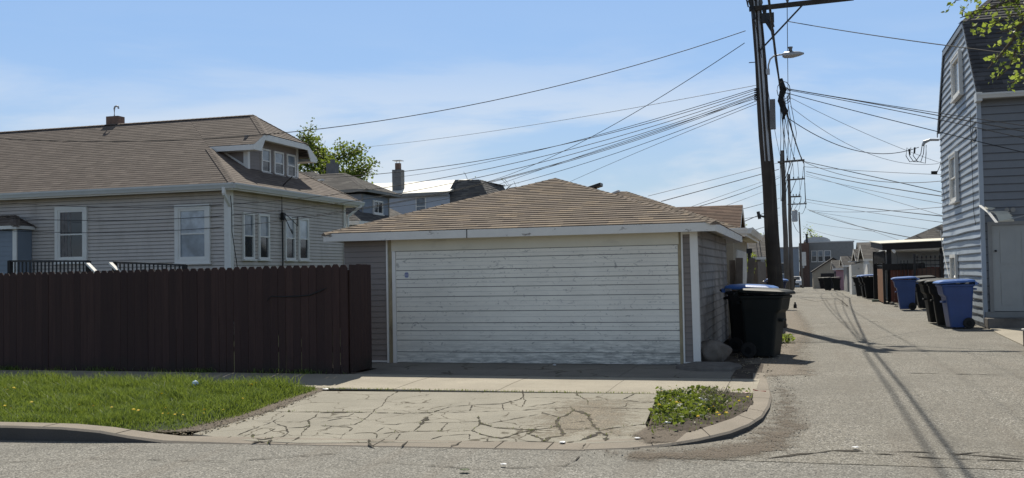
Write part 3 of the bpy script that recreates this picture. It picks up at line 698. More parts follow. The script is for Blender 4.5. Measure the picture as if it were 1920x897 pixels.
def clump(x, y): return .5+.5*math.sin(x*2.3+1.7*math.sin(y*1.9))*math.sin(y*3.1+x*.7)
VIS = [p for p in LAWN]; VIS[0] = (-14.5, 13.12); VIS[1] = (-14.5, 9.20)
sp = scatter(VIS, 95000, .0, lambda x, y: .35+.65*clump(x, y)); sp[:, 2] += lawn_h(sp[:, 0], sp[:, 1])-.012
hm = (.55+.35*np.sin(sp[:, 0]*4.1+2*np.sin(sp[:, 1]*2.7))*np.sin(sp[:, 1]*5.3+sp[:, 0])+.35*np.clip((sp[:, 1]-10)/2.8, 0, 1))*np.clip(.45+edist(sp[:, 0], sp[:, 1])*1.5, 0, 1)
gr = blades('grass', sp, .05, .17, .0085, m_grass, 1.3, hm)
tag(gr, 'long bright green grass covering the parkway lawn', 'grass', kind='stuff')
BACK = [(-14.5, 12.75), (-6.95, 12.75), (-7.1, 13.12), (-14.5, 13.15)]
gr = blades('tall_grass', scatter([(-14.5, 12.3), (-7.0, 12.3), (-7.05, 13.2), (-14.5, 13.25)], 5000, .06, lambda x, y: clump(x*1.7, y*2)**2), .08, .19, .009, m_grass, 1.1)
tag(gr, 'taller unmown grass along the lawn edge by the sidewalk', 'grass', kind='stuff')
gr = blades('grass_fringe', scatter([(-24, 13.12), (-24, 9.36), (-14.5, 9.36), (-14.5, 13.12)], 16000, .07), .06, .14, .012, m_grass, .8)
tag(gr, 'green grass at the far left end of the parkway lawn', 'grass', kind='stuff')
def islw(x, y):
    px = (x+1.85)/1.25; py = (y-10)/3.2
    d = math.hypot((px-.25)/.55, (py-.62)/.38)
    w_ = .5+.5*math.sin(x*11+y*3)*math.sin(y*8-x*4)
    return max(.01, (1-d*.85)*w_**1.3) if d < 1 else (.5 if py > .93 and px < .6 else .015)
def leaves(name, spots, size, mat, flat=.5, fold=.25):
    n = len(spots); V = np.empty((n, 4, 3)); d = rng.normal(size=(n, 3)); d[:, 2] *= flat; d /= np.linalg.norm(d, axis=1)[:, None]
    e = np.cross(d, rng.normal(size=(n, 3))); e /= np.linalg.norm(e, axis=1)[:, None]; s = size*rng.uniform(.6, 1.3, n)[:, None]
    nn = np.cross(d, e)
    V[:, 0] = spots; V[:, 1] = spots+d*s*.5+e*s*.32+nn*s*fold*.3; V[:, 2] = spots+d*s; V[:, 3] = spots+d*s*.5-e*s*.32+nn*s*fold*.3
    me = bpy.data.meshes.new(name); me.vertices.add(n*4); me.vertices.foreach_set('co', V.reshape(-1)); me.loops.add(n*6); me.polygons.add(n*2)
    b = np.arange(n)*4; L = np.stack([b, b+1, b+2, b, b+2, b+3], 1).reshape(-1); me.loops.foreach_set('vertex_index', L)
    me.polygons.foreach_set('loop_start', np.arange(n*2)*3); me.materials.append(mat); me.update(calc_edges=True); me.validate()
    o = bpy.data.objects.new(name, me); COL.objects.link(o); return o
sp = scatter(ISL, 2900, .045, islw); sp[:, 2] += rng.uniform(0, .07, len(sp))
sp2 = sp[::3]; sp = np.delete(sp, np.s_[::3], 0); tag(leaves('broad_weeds', sp2, .065, m_weed, .35), 'broader dandelion leaves mixed into the weeds on the corner soil island', 'weeds', kind='stuff')
tag(leaves('weeds', sp, .036, m_weed), 'low green weeds growing on the corner soil island', 'weeds', kind='stuff')
sp = scatter(ISL, 2400, .035, islw); tag(blades('island_grass', sp, .03, .09, .006, m_grass, .9), 'thin grass tufts among weeds on the corner soil island', 'grass', kind='stuff')
sp = scatter([onG(*p) for p in [(1300, 745), (1370, 745), (1360, 780), (1320, 775)]], 260, .04); sp[:, 2] += rng.uniform(0, .03, len(sp))
tag(blades('dry_stalks', sp, .05, .14, .008, m_straw, 2.5), 'dry straw stalks on the corner soil island', 'dead stalks', kind='stuff')
# sparse growth in the driveway seams
sp = []
for fn, pl, w in CR:
    q = [fn(p) for p in pl]
    if w < .028: continue
    for a, b in zip(q, q[1:]):
        L = math.hypot(b[0]-a[0], b[1]-a[1])
        for _ in range(int(L*14*min(w, .05)/.04)):
            t = random.random(); sp.append((a[0]+(b[0]-a[0])*t+random.uniform(-w, w)*.4, a[1]+(b[1]-a[1])*t+random.uniform(-w, w)*.4, 0))
for _ in range(500): 
    x = random.uniform(-6.7, -1.9); sp.append((x, 13.16+random.uniform(-.015, .015), 0))
sp = np.array(sp); sp[:, 2] = [gz(y)+.014 for y in sp[:, 1]]
tag(blades('seam_weeds', sp, .008, .03, .006, m_weed, 1.5), 'tiny weeds growing in the cracks of the driveway', 'weeds', kind='stuff')
# leaf crumbs / dirt specks at the lawn edge
E1 = [onG(*p) for p in [(250, 808), (440, 786), (560, 742), (604, 735), (540, 765), (468, 792), (372, 820), (300, 816)]]
sp = scatter(E1, 700, .018); tag(leaves('leaf_crumbs', sp, .03, m_straw, .1), 'brown dead leaf crumbs along the edge of the driveway', 'dead leaves', kind='stuff')
sp = scatter([(-1.25, 15), (-.55, 14.9), (-.2, 24), (-1.3, 24)], 500, .012); tag(leaves('alley_leaf_crumbs', sp, .035, m_straw, .1), 'brown leaf crumbs along the alley edge beside the garage', 'dead leaves', kind='stuff')
m_grit = island('loose_grit', [(.10, .095, .085), (.22, .21, .19), (.36, .34, .30), (.16, .13, .10)], .9)
sp = scatter([(-1.0, 14.5), (.15, 15), (.0, 30), (-1.0, 30)], 900, .003); tag(leaves('grit', sp, .022, m_grit, .12, .05), 'loose grey grit scattered along the left edge of the alley', 'grit', kind='stuff')
sp = scatter([onG(*p) for p in [(1448, 700), (1500, 740), (1520, 800), (1480, 850), (1300, 862), (1100, 856), (1100, 846), (1310, 834), (1372, 824), (1412, 808), (1446, 775)]], 600, .003); tag(leaves('gutter_grit', sp, .020, m_grit, .12, .05), 'loose grit lying in the gutter around the corner kerb', 'grit', kind='stuff')
sp = scatter([(-24, 14.86), (-7.1, 14.86), (-7.1, 14.96), (-24, 14.96)], 1600, .0, lambda x, y: clump(x*2.1, 3)**2); tag(blades('fence_foot_weeds', sp, .03, .12, .008, m_grass, 1.0), 'thin weeds growing at the foot of the maroon fence', 'weeds', kind='stuff')
# dandelions
def dandelion():
    mb = MB(); mb.tube([(0, 0, 0), (.004, .002, .07)], .0025, 4, 1)
    for k in range(14):
        a = 2*math.pi*k/14; c, s = math.cos(a), math.sin(a)
        mb.poly([(.004, .002, .07), (.004+.021*math.cos(a-.2), .002+.021*math.sin(a-.2), .076), (.004+.025*c, .002+.025*s, .074), (.004+.021*math.cos(a+.2), .002+.021*math.sin(a+.2), .076)], 0)
    for k in range(7):
        a = 2*math.pi*k/7+.3; mb.poly([(.004, .002, .078), (.004+.012*math.cos(a-.4), .002+.012*math.sin(a-.4), .084), (.004+.012*math.cos(a+.4), .002+.012*math.sin(a+.4), .084)], 0)
    return mb.build('dandelion', [m_yellow, m_weed])
d0 = dandelion(); first = True
DL = [(10, 748), (16, 752), (24, 750), (8, 785), (22, 788), (178, 786), (306, 799), (318, 801), (326, 803), (333, 799), (342, 802), (386, 796), (384, 799), (304, 762), (456, 738), (468, 742), (480, 742), (472, 745), (312, 790), (250, 795), (262, 797), (150, 782), (210, 790), (420, 792), (454, 769), (60, 780)]
DI = [(1243, 748), (1262, 746), (1276, 745), (1300, 742), (1258, 770), (1268, 774), (1276, 775), (1322, 780), (1330, 785), (1338, 782), (1345, 793), (1352, 796), (1360, 794), (1310, 800), (1402, 762), (1388, 768), (1240, 760), (1235, 778)]
for lst, grp, lab, off in ((DL, 'dandelions in the parkway lawn', 'yellow dandelion flower in the green parkway lawn left of the driveway', .10), (DI, 'dandelions on the corner island', 'yellow dandelion flower among weeds on the corner soil island', .05)):
    for p in lst:
        x, y = onG(*p); o = d0 if first else d0.copy()
        if not first: COL.objects.link(o)
        first = False; o.location = (x, y, gz(y)+off); o.rotation_euler = (random.uniform(-.3, .3), random.uniform(-.3, .3), random.uniform(0, 6)); s = random.uniform(.6, 1.0); o.scale = (s, s, s)
        tag(o, lab, 'flower', grp)
# litter
def crumple(name, px, py, s, label, mat=m_litter, z=.02, cat='litter', flat=.5):
    x, y = onG(px, py); mb = MB(); rings = []
    for i in range(5):
        t = i/4*math.pi; r = math.sin(t)*s*.5+.002; rings.append([(x+r*math.cos(a)*random.uniform(.75, 1.25), y+r*math.sin(a)*random.uniform(.75, 1.25), gz(y)+z+s*flat*(.5-.5*math.cos(t))*random.uniform(.85, 1.1)) for a in [2*math.pi*k/8 for k in range(8)]])
    return tag(mb.loft(rings).build(name, mat), label, cat)
crumple('plastic_scrap', 366, 740, .10, 'pale blue white plastic scrap lying in the parkway grass', plain('pale_plastic', (.6, .72, .85), .3, .05), .12, flat=.8)
def cup(px, py, label):
    x, y = onG(px, py); mb = MB(); c = Vector((x, y, gz(y)+.06)); d = Vector((.75, .3, -.25)).normalized()
    mb.tube([c-d*.05, c-d*.045, c+d*.045, c+d*.05], [.026, .03, .04, .042], 12)
    return tag(mb.build('paper_cup', m_litter), label, 'cup')
cup(1317, 761, 'white paper cup lying on its side on the soil island')
crumple('paper_scrap', 610, 733, .09, 'white paper scrap on the seam between sidewalk and driveway', flat=.15)
crumple('paper_scrap', 1055, 834, .07, 'white crushed wrapper on the kerb stone in front of the driveway', flat=.2)
crumple('paper_scrap', 1252, 801, .07, 'whitish wrapper in the dirt at the left of the soil island', z=.04, flat=.3)
crumple('paper_scrap', 1195, 826, .06, 'small white scrap where the driveway meets the soil island', flat=.2)
crumple('paper_scrap', 1399, 743, .10, 'pink white scrap at the back corner of the soil island', plain('pink_scrap', (.6, .42, .38), .6, .1), .04, flat=.15)
crumple('paper_scrap', 944, 875, .05, 'white scrap lying on the street asphalt in front of the driveway', flat=.15)
crumple('leaf_scrap', 872, 886, .09, 'dark green leaf scrap lying on the street asphalt', m_weed, flat=.1, cat='leaf')
crumple('paper_scrap', 1604, 843, .06, 'white scrap on the alley mouth asphalt', flat=.12)
crumple('paper_scrap', 1040, 688, .06, 'small pale scrap on the shaded apron before the garage door', flat=.4)
mb = MB(); a = onG(1412, 735); b = onG(1436, 737); mb.tube([(a[0], a[1], gz(a[1])+.03), ((a[0]+b[0])/2, (a[1]+b[1])/2+.02, .0), (b[0], b[1], .01)], .006, 5)
tag(mb.build('red_string', plain('red_string', (.5, .05, .04), .6)), 'thin red string lying across the kerb at the sidewalk end', 'string')

# ================================================================== MAROON FENCE
fe = thing('wooden_fence', 'tall dark maroon wooden picket fence left of the garage', 'fence', (-10, 15, 0))
mb = MB(); x = -7.12; Yf = 14.95
while x > -24:
    w = random.uniform(.132, .142); gap = random.choice([.001, .002, .002, .003, .004, .006]) if x > -10.5 else random.choice([.0005, .001, .001, .002, .003])
    x1 = x; x0 = x-w; t = 1.79+random.uniform(-.008, .008)+(x+7)*.004; c = .048; lean = random.uniform(-.002, .002); y0 = Yf+random.uniform(-.004, .004); sh = random.uniform(-.002, .002)
    tp = random.choice([0, 0, 0, .002, .004, .007]) if x > -10.8 else random.choice([0]*9+[.006]); zt_ = random.uniform(.55, .95)
    front = [(x0+tp, .008), (x1, .008), (x1+sh, t-c), (x1-c*.7+sh, t), (x0+c*.7+sh, t), (x0+sh, t-c), (x0+sh, zt_+.06), (x0+tp, zt_)]
    a = [(p[0], y0, p[1]) for p in front]; b = [(p[0], y0+.016, p[1]) for p in front]
    mb.loft([a, b]); x = x0-gap
y = 14.99
while y < 15.75:
    t = 1.79+random.uniform(-.006, .006); mb.box(-7.105, -7.089, y, y+.135, .03, t); y += .138
mb.build('board_panel', m_fence, fe)
for xx in [-7.17-2.4*i for i in range(8)]: MB().box(xx-.045, xx+.045, 14.972, 15.062, 0, 1.7).build('post', m_fence, fe)
q_ = [atY(px_, py_, 14.935) for px_, py_ in ((500, 565), (508, 556), (530, 557), (556, 556), (580, 554), (598, 547), (613, 540))]
MB().tube(q_, [.004, .008, .010, .012, .010, .012, .004], 5).build('dark_streak', m_black, fe)  # thin dark wavy line across the boards
MB().box(-7.19, -7.107, 15.72, 15.8, 0, 1.72).build('post', m_fence, fe)
for z in (.35, 1.0, 1.5): MB().box(-24, -7.12, 15.063, 15.10, z, z+.09).build('rail', m_fence, fe)

# ================================================================== NEAR GARAGE
ga = thing('garage', 'low garage with brown shingle hip roof and wide scuffed white door', 'garage', (-4.9, 17, 0))
mb = MB()
siding(mb, (-8.15, 17.0), (1, 0), (0, -1), .04, 2.3, .10, lambda z: (0, .92), .010, lip=.010)
siding(mb, (-1.99, 16.99), (1, 0), (0, -1), .05, 2.26, .10, lambda z: (.03, .22), .010, lip=.010)
mb.box(-8.15, -1.68, 17.0, 17.12, .0, 2.3); mb.box(-8.15, -8.0, 17.12, 23.9, 0, 2.3); mb.box(-8.15, -1.75, 23.8, 23.9, 0, 2.3)
mb.build('front_wall', [m_taupe, m_lapshade], ga)
mb = MB()
def wav1(i, t): return (.004*math.sin(t*9+i*2.3)+.003*math.sin(t*23+i), .006*math.sin(t*5+i*1.7))
siding(mb, (-1.70, 17.05), (0, 1), (1, 0), .06, 2.3, .15, lambda z: (0, 6.85), .022, wav=wav1, sub=16, lip=.022)
mb.box(-1.82, -1.70, 17.13, 23.9, 0, 2.3)
o = mb.build('side_wall', [m_lapgrey, m_lapshade], ga); o['label'] = 'weathered wavy grey lap siding'
seams = [.015, .21, .42, .59, .73, .94, 1.2, 1.37, 1.52, 1.68, 1.89, 2.03]
mb = MB()
for a, b in zip(seams, seams[1:]):
    y0 = 16.955+random.uniform(-.003, .003); n = 2 if b-a < .2 else random.choice([2, 3])
    mb.hexa([(-7.1, y0, a+.007), (-2.0, y0, a+.007), (-2.0, 16.999, a+.007), (-7.1, 16.999, a+.007), (-7.1, y0, b-.006), (-2.0, y0, b-.006), (-2.0, 16.999, b-.006), (-7.1, 16.999, b-.006)])
    for k in range(1, n):
        z = a+(b-a)*k/n; mb.box(-7.098, -2.002, y0-.0035, y0+.001, z-.003, z+.003, 2)  # grey strip painted as the shade of a fine groove
    mb.poly([(-7.1, 16.962, b-.008), (-2, 16.962, b-.008), (-2, 16.962, b+.010), (-7.1, 16.962, b+.010)], 3)  # darker grey line along each panel seam
dr = mb.build('garage_door', [m_door, m_crack, plain('door_rib_shade', (.58, .57, .53), .6, .2), plain('door_seam_line', (.20, .20, .19), .7, .2)], ga)
mb = MB(); cx, cz = atY(762, 516, 16.94)[0], atY(762, 516, 16.94)[2]
oct_ = [(cx+.045*math.cos(R(22.5+45*k)), 16.948, cz+.06*math.sin(R(22.5+45*k))) for k in range(8)]; mb.loft([oct_, [(p[0], 16.952, p[2]) for p in oct_]])
for dz in (-.028, 0, .028): mb.box(cx-.03, cx+.03, 16.946, 16.949, cz+dz-.006, cz+dz+.006, 1)
mb.build('sticker', [plain('sticker_paper', (.42, .45, .55), .5, .05), plain('sticker_ink', (.06, .08, .28), .5, .05)], dr)
MB().box(-7.18, -1.98, 16.93, 16.99, 2.035, 2.26).build('header_panel', m_cream, ga)
mb = MB(); mb.box(-7.17, -7.105, 16.93, 16.995, 0, 2.033); mb.build('door_trim', m_white, ga)
mb = MB(); mb.box(-7.25, -7.172, 16.955, 16.995, 0, 2.25); mb.build('jamb', m_tan, ga)
mb = MB(); mb.box(-1.998, -1.945, 16.955, 16.988, 0, 2.25); mb.build('jamb', m_tan, ga)
MB().box(-7.285, -7.255, 16.93, 16.995, .0, 2.24).build('corner_strip', m_white, ga)
mb = MB(); mb.box(-1.94, -1.915, 16.93, 16.988, .02, 2.24); mb.box(-1.915, -1.79, 16.93, 16.97, .04, .065); mb.box(-1.915, -1.79, 16.93, 16.97, 2.2, 2.235); mb.build('panel_trim', m_white, ga)
mb = MB(); mb.hexa([(-1.775, 16.92, .0), (-1.655, 16.92, .0), (-1.655, 17.06, .0), (-1.775, 17.06, .0), (-1.795, 16.92, 2.26), (-1.675, 16.92, 2.26), (-1.675, 17.06, 2.26), (-1.795, 17.06, 2.26)]); mb.build('corner_board', m_white, ga)
MB().box(-8.2, -7.29, 16.96, 16.985, .02, .05).build('base_trim', m_white, ga)
# roof
def hiproof(root, x0, x1, y0, y1, ze, rise, mat, fas, soffit, ridge_axis=None, fh=.14, pitch=.14, wall=None, cap=True, gut=None):
    w, d = x1-x0, y1-y0; run = min(w, d)/2; zr = ze+rise
    if w >= d: A, B = (x0+run, (y0+y1)/2, zr), (x1-run, (y0+y1)/2, zr)
    else: A, B = ((x0+x1)/2, y0+run, zr), ((x0+x1)/2, y1-run, zr)
    c = [(x0, y0, ze), (x1, y0, ze), (x1, y1, ze), (x0, y1, ze)]; mb = MB()
    if w >= d: faces = [([c[0], c[1], B, A], (1, 0, 0)), ([c[1], c[2], B], (0, 1, 0)), ([c[2], c[3], A, B], (1, 0, 0)), ([c[3], c[0], A], (0, 1, 0))]
    else: faces = [([c[0], c[1], A], (1, 0, 0)), ([c[1], c[2], B, A], (0, 1, 0)), ([c[2], c[3], B], (1, 0, 0)), ([c[3], c[0], A, B], (0, 1, 0))]
    for p, e in faces:
        pp = [q for i, q in enumerate(p) if (Vector(q)-Vector(p[i-1])).length > 1e-3]
        roofplane(mb, pp, e, pitch)
    if cap:
        if w >= d: hips = [(c[0], A), (c[3], A), (c[1], B), (c[2], B)]
        else: hips = [(c[0], A), (c[1], A), (c[2], B), (c[3], B)]
        for a, b in hips: caps(mb, a, b)
        if (Vector(A)-Vector(B)).length > .1: caps(mb, A, B)
    rf = mb.build('roof', mat, root)
    f = MB(); t = .025
    f.box(x0, x1, y0, y0+t, ze-fh, ze-.002); f.box(x0, x1, y1-t, y1, ze-fh, ze-.002); f.box(x0, x0+t, y0+t, y1-t, ze-fh, ze-.002); f.box(x1-t, x1, y0+t, y1-t, ze-fh, ze-.002)
    f.build('fascia', fas, root)
    s = MB(); s.poly([(x0+t, y0+t, ze-.03), (x0+t, y1-t, ze-.03), (x1-t, y1-t, ze-.03), (x1-t, y0+t, ze-.03)]); s.build('soffit', soffit, root)
    return rf, A, B
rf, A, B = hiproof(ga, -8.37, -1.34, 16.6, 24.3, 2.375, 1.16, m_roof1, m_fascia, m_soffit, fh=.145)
def vent(rf, p, s=.16, h=.12, mat=m_black, top=None, rot=0, name='roof_vent'):
    x, y, z = p; c, sn = math.cos(rot), math.sin(rot); mb = MB()
    mb.tube([(x, y, z-.1), (x, y, z+h*.6)], s*.35, 10, 0)
    r0 = [(x+(u*c-v*sn)*s, y+(u*sn+v*c)*s, z+h*.55+(.05*u)) for u, v in ((-1, -1), (1, -1), (1, 1), (-1, 1))]; mb.loft([r0, [(q[0], q[1], q[2]+h*.45) for q in r0]], 1)
    return mb.build(name, [mat, top or mat], rf, bevel=.01)
def on_right_slope(px, py):
    r = ray(px, py); a_ = 2.375+.331*(-1.34); k = (a_-HC)/(r[2]+.331*r[0]); return tuple(CP+k*r)
v1 = on_right_slope(1112, 360); v2 = on_right_slope(1151, 371)
vent(rf, (v1[0], v1[1]+.2, v1[2]), .17, .17); vent(rf, v2, .13, .12, m_black, m_galv)
f_ = rf.parent; MB().box(-5.62, -5.605, 16.594, 16.601, 2.23, 2.375).build('fascia_split', m_black, f_)

# broken slab, boulder
def rock(name, c, s, mat, label, cat, seed, flat=1.0, n=14, rough=.10):
    rd = random.Random(seed); mb = MB(); rings = []
    ph = [(rd.uniform(0, 6), rd.uniform(1, 3), rd.uniform(.4, 1)) for _ in range(6)]
    for i in range(n+1):
        t = math.pi*i/n; ring = []
        for k in range(20):
            a = 2*math.pi*k/20; r = 1+rough*sum(w*math.sin(f*a+p+2*t*(q % 3)) for q, (p, f, w) in enumerate([(x[0], round(x[1]*2), x[2]) for x in ph]))
            r *= 1+rd.uniform(-.02, .02)
            sx = math.sin(t)**.8
            ring.append((c[0]+s[0]*sx*math.cos(a)*r, c[1]+s[1]*sx*math.sin(a)*r, c[2]+s[2]*(-math.cos(t))*(1+.08*math.sin(3*a+i))+s[2]))
        rings.append(ring)
    return tag(mb.loft(rings).build(name, mat, smooth=True), label, cat)
rock('boulder', (-1.47, 17.15, .02), (.24, .24, .20), m_stone, 'rounded brown boulder at the foot of the garage corner', 'rock', 3)
mb = MB(); P = [(-2.0, 16.25), (-1.6, 15.9), (-1.1, 15.95), (-.98, 16.5), (-1.15, 16.85), (-1.75, 16.9)]
rings = [[(x, y, .0) for x, y in P], [(x*1+.01, y+.01, .06) for x, y in P], [(-1.5+(x+1.5)*.93, 16.45+(y-16.45)*.9, .085) for x, y in P]]
tag(mb.loft(rings).build('stone_slab', m_slab), 'flat broken concrete slab lying in front of the boulder', 'slab')

# ================================================================== WHEELED BINS
def make_bin(body, lid, label, group, name='wheeled_bin'):
    root = thing(name, label, 'bin', (0, 0, 0), group)
    mb = MB(); secs = [(.03, -.27, .20, .235), (.30, -.285, .235, .255), (.62, -.30, .27, .275), (.74, -.305, .29, .285), (.80, -.31, .345, .292), (.98, -.32, .375, .305), (.985, -.345, .395, .325), (1.03, -.35, .40, .33), (1.035, -.32, .37, .30)]
    mb.loft([rrect((a+b)/2, 0, (b-a)/2, w, .05, z, 4) for z, a, b, w in secs])
    mb.box(.18, .34, -.12, .12, .60, .64); mb.box(-.40, -.34, -.24, .24, .90, .94)
    mb.build('body', body, root, bevel=.006)
    mb = MB(); rg = []
    for z, s in ((0, 1.0), (.02, 1.01), (.045, .97), (.07, .80), (.082, .5)):
        rg.append([(p[0]*1.0+.02, p[1], p[2]+1.04+(.03-(p[0])*.05)) for p in rrect(.025, 0, .405*s, .345*s, .05, z, 4)])
    mb.loft(rg); mb.box(-.42, -.36, -.26, .26, 1.02, 1.09)
    l = mb.build('lid', lid, root, bevel=.005)
    MB().tube([(-.42, -.25, 1.04), (-.45, -.2, 1.06), (-.45, .2, 1.06), (-.42, .25, 1.04)], .016, 8).build('handle', body, root)
    for s in (-1, 1):
        w = MB(); w.tube([(-.20, s*.235, .13), (-.20, s*.24, .13), (-.20, s*.285, .13), (-.20, s*.29, .13)], [.11, .13, .13, .11], 18); wo = w.build('wheel', m_rubber, root)
        h = MB(); h.tube([(-.20, s*.291, .13), (-.20, s*.297, .13)], [.06, .05], 12); h.build('hub', m_bindark, wo)
    return root
protos = {}
def put_bin(kind, x, y, rz, label, group=None, sc=1.0, tilt=0):
    body, lid = dict(black=(m_bindark, m_bingreen), green=(m_bingreen, m_bingreen), blue=(m_binblue, m_lidblue), navy=(m_binnavy, m_lidblue), bluelid=(m_bindark, m_lidblue))[kind]
    if kind not in protos: protos[kind] = r = make_bin(body, lid, label, group)
    else: r = copy_tree(protos[kind])
    r.location = (x, y, gz(y)+.005); r.rotation_euler = (0, tilt, R(rz)); r.scale = (sc, sc, sc)
    tag(r, label, 'bin')
    r['group'] = group or 'wheeled bins along the alley'
    return r
LB = 'bins beside the near garage'; RB = 'bins beside the grey house'
put_bin('green', -.68, 18.75, -14, 'large dark green wheeled bin nearest the camera, beside the garage', LB, 1.08)
put_bin('bluelid', -.99, 19.9, -8, 'black wheeled bin with blue lid just behind the near green bin', LB, 1.13)
put_bin('navy', -1.2, 23.2, -4, 'blue lidded bin behind the first blue lidded one, by the leaning planks', LB, 1.06)
put_bin('navy', -1.0, 40.5, 0, 'small looking navy blue bin just right of the big utility pole', 'bins along the left side of the alley', 1.05)
put_bin('blue', 3.75, 27.7, 186, 'large blue wheeled bin against the grey gable wall, in front of two black bins', RB, 1.08)
put_bin('black', 3.62, 28.75, 176, 'first black bin behind the large blue bin at the grey house', RB, 1.08)
put_bin('black', 3.58, 30.1, 183, 'second black bin behind the large blue bin at the grey house', RB, 1.08)
put_bin('blue', 3.62, 39.4, 178, 'bright blue bin with sunlit lid standing before the iron gate', 'bins before the iron gate', 1.06)
put_bin('black', 4.35, 40.2, 180, 'black bin right of the bright blue bin before the iron gate', 'bins before the iron gate', 1.06)
put_bin('black', 4.55, 42.0, 175, 'black bin furthest back at the iron gate', 'bins before the iron gate', 1.06)
put_bin('bluelid', 3.35, 54.6, 180, 'black bin with blue lid standing past the red wooden fence', 'bins past the red fence', 1.1)
put_bin('bluelid', 3.3, 56.8, 184, 'second blue lidded black bin, behind the first past the red fence', 'bins past the red fence', 1.1)
put_bin('black', 3.25, 62, 180, 'black bin standing alone between the grey shed and the blue lidded bins', 'bins past the red fence', 1.08)
put_bin('green', 2.95, 96, 182, 'dark bin in front of the pink garage far down the alley', 'bins far down the alley', 1.08)
put_bin('green', 2.2, 97.2, 178, 'dark bin left of the one before the pink garage far down the alley', 'bins far down the alley', 1.08)
put_bin('black', 2.05, 113, 178, 'dark bin at the corner of the far peaked garage', 'bins far down the alley', 1.1)
put_bin('black', -1.1, 118, 0, 'dark bin far down the left side of the alley beside the white car', 'bins far down the alley', 1.1)

# ================================================================== TAN HOUSE
ho = thing('house', 'tan sided bungalow with brown shingle roof and white trimmed dormer', 'house', (-20, 28.5, 0))
mb = MB(); siding(mb, (-34, 25.0), (1, 0), (0, -1), .6, 4.15, .105, lambda z: (0, 18.48), .018, lip=.014); mb.box(-34, -15.53, 25.0, 25.1, 0, 4.15)
mb.build('front_wall', [m_beige, m_lapshade], ho)
mb = MB(); siding(mb, (-15.52, 25.0), (0, 1), (1, 0), .6, 4.15, .105, lambda z: (0, 7.4), .018, lip=.010); mb.box(-15.62, -15.521, 25.1, 32.4, 0, 4.15); mb.box(-34, -15.62, 32.3, 32.4, 0, 4.15); mb.box(-34, -33.9, 25.1, 32.3, 0, 4.15)
mb.build('side_wall', [m_beige, m_lapshade], ho)
mb = MB(); mb.box(-15.66, -15.50, 24.94, 24.985, .3, 4.12); mb.box(-15.50, -15.455, 24.94, 25.10, .3, 4.12); mb.build('corner_board', m_white, ho)
mb = MB(); mb.box(-15.50, -15.46, 32.28, 32.42, .3, 4.12); mb.build('corner_board', m_white, ho)
wA = window(ho, 'y', 25.0, -21.28, -20.37, 2.25, 3.70, -1, m_glass, m_glass, .06, casing=.11)
mb = MB(); yy = 24.972
for k, (x0_, x1_) in enumerate(((-21.20, -21.08), (-21.07, -20.98), (-20.90, -20.84))):
    for j in range(9):
        z = 2.33+.15*j; mb.poly([(x0_+.012*math.sin(j*1.7+k), yy, z), (x1_+.015*math.sin(j*1.3+k), yy, z), (x1_+.015*math.sin((j+1)*1.3+k), yy, z+.15), (x0_+.012*math.sin((j+1)*1.7+k), yy, z+.15)])
mb.build('curtain', plain('curtain_behind_glass', (.17, .155, .15), .5, .3, 9, 30), wA)
window(ho, 'y', 25.0, -17.15, -16.24, 2.17, 3.60, -1, m_glasslt, m_glassmid, .06, casing=.12)
for a, b, gt in ((25.63, 26.24, m_glassmid), (26.50, 27.12, m_glassmid), (28.08, 28.72, m_glasslt), (28.96, 29.64, m_glasslt)):
    window(ho, 'x', -15.52, a, b, 2.14, 3.50, 1, gt, m_glass, .065, depth=.07)
X0, X1, Y0, Y1, ZE = -34.5, -15.1, 24.52, 32.95, 4.25
SL = .62; YR = (Y0+Y1)/2; ZR = ZE+SL*(YR-Y0); XH = X1-(YR-Y0)
DX, DZ = -15.72, 5.62     # dormer: front edge of its roof, height of its side eaves
DYa = Y0+(DZ-ZE)/SL; DYb = Y1-(DZ-ZE)/SL
mb = MB()
near = [(X0, Y0, ZE), (X1, Y0, ZE), (X1-(DYa-Y0), DYa, DZ), (DX, DYa, DZ), (DX, DYa+.62, DZ+.62*SL), (-16.95, YR, ZR), (X0, YR, ZR)]
# near slope in two convex pieces: the main slope and its run-out over the dormer
roofplane(mb, [(X0, Y0, ZE), (X1, Y0, ZE), (XH, YR, ZR), (X0, YR, ZR)], (1, 0, 0), lift=.007)
roofplane(mb, [(X1-(DYa-Y0), DYa, DZ), (DX, DYa, DZ), (DX, DYa+.62, DZ+.62*SL), (-16.95, YR, ZR), (XH, YR, ZR)], (1, 0, 0), lift=.007)
roofplane(mb, [(X0, Y1, ZE), (X1, Y1, ZE), (XH, YR, ZR), (X0, YR, ZR)], (1, 0, 0))
roofplane(mb, [(X1-(DYa-Y0), DYb, DZ), (DX, DYb, DZ), (DX, DYb-.62, DZ+.62*SL), (-16.95, YR, ZR), (XH, YR, ZR)], (1, 0, 0))
roofplane(mb, [(X1, Y0, ZE), (X1, Y1, ZE), (XH, YR, ZR)], (0, 1, 0), lift=.007)
roofplane(mb, [(DX, DYa+.62, DZ+.62*SL), (DX, DYb-.62, DZ+.62*SL), (-16.95, YR, ZR)], (0, 1, 0))
caps(mb, (X1, Y0, ZE), (X1-(DYa-Y0)+.1, DYa-.1, DZ-.06)); caps(mb, (X1, Y1, ZE), (X1-(DYa-Y0), DYb, DZ)); caps(mb, (DX, DYa+.62, DZ+.62*SL), (-16.95, YR, ZR)); caps(mb, (DX, DYb-.62, DZ+.62*SL), (-16.95, YR, ZR)); caps(mb, (X0, YR, ZR), (-16.95, YR, ZR))
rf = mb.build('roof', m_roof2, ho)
mb = MB(); s = .03
mb.box(X0, X1, Y0, Y0+s, ZE-.20, ZE-.015); mb.box(X1-s, X1, Y0+s, Y1-s, ZE-.20, ZE-.015); mb.box(X0, X1, Y1-s, Y1, ZE-.2, ZE-.015); mb.build('fascia', m_white, ho)
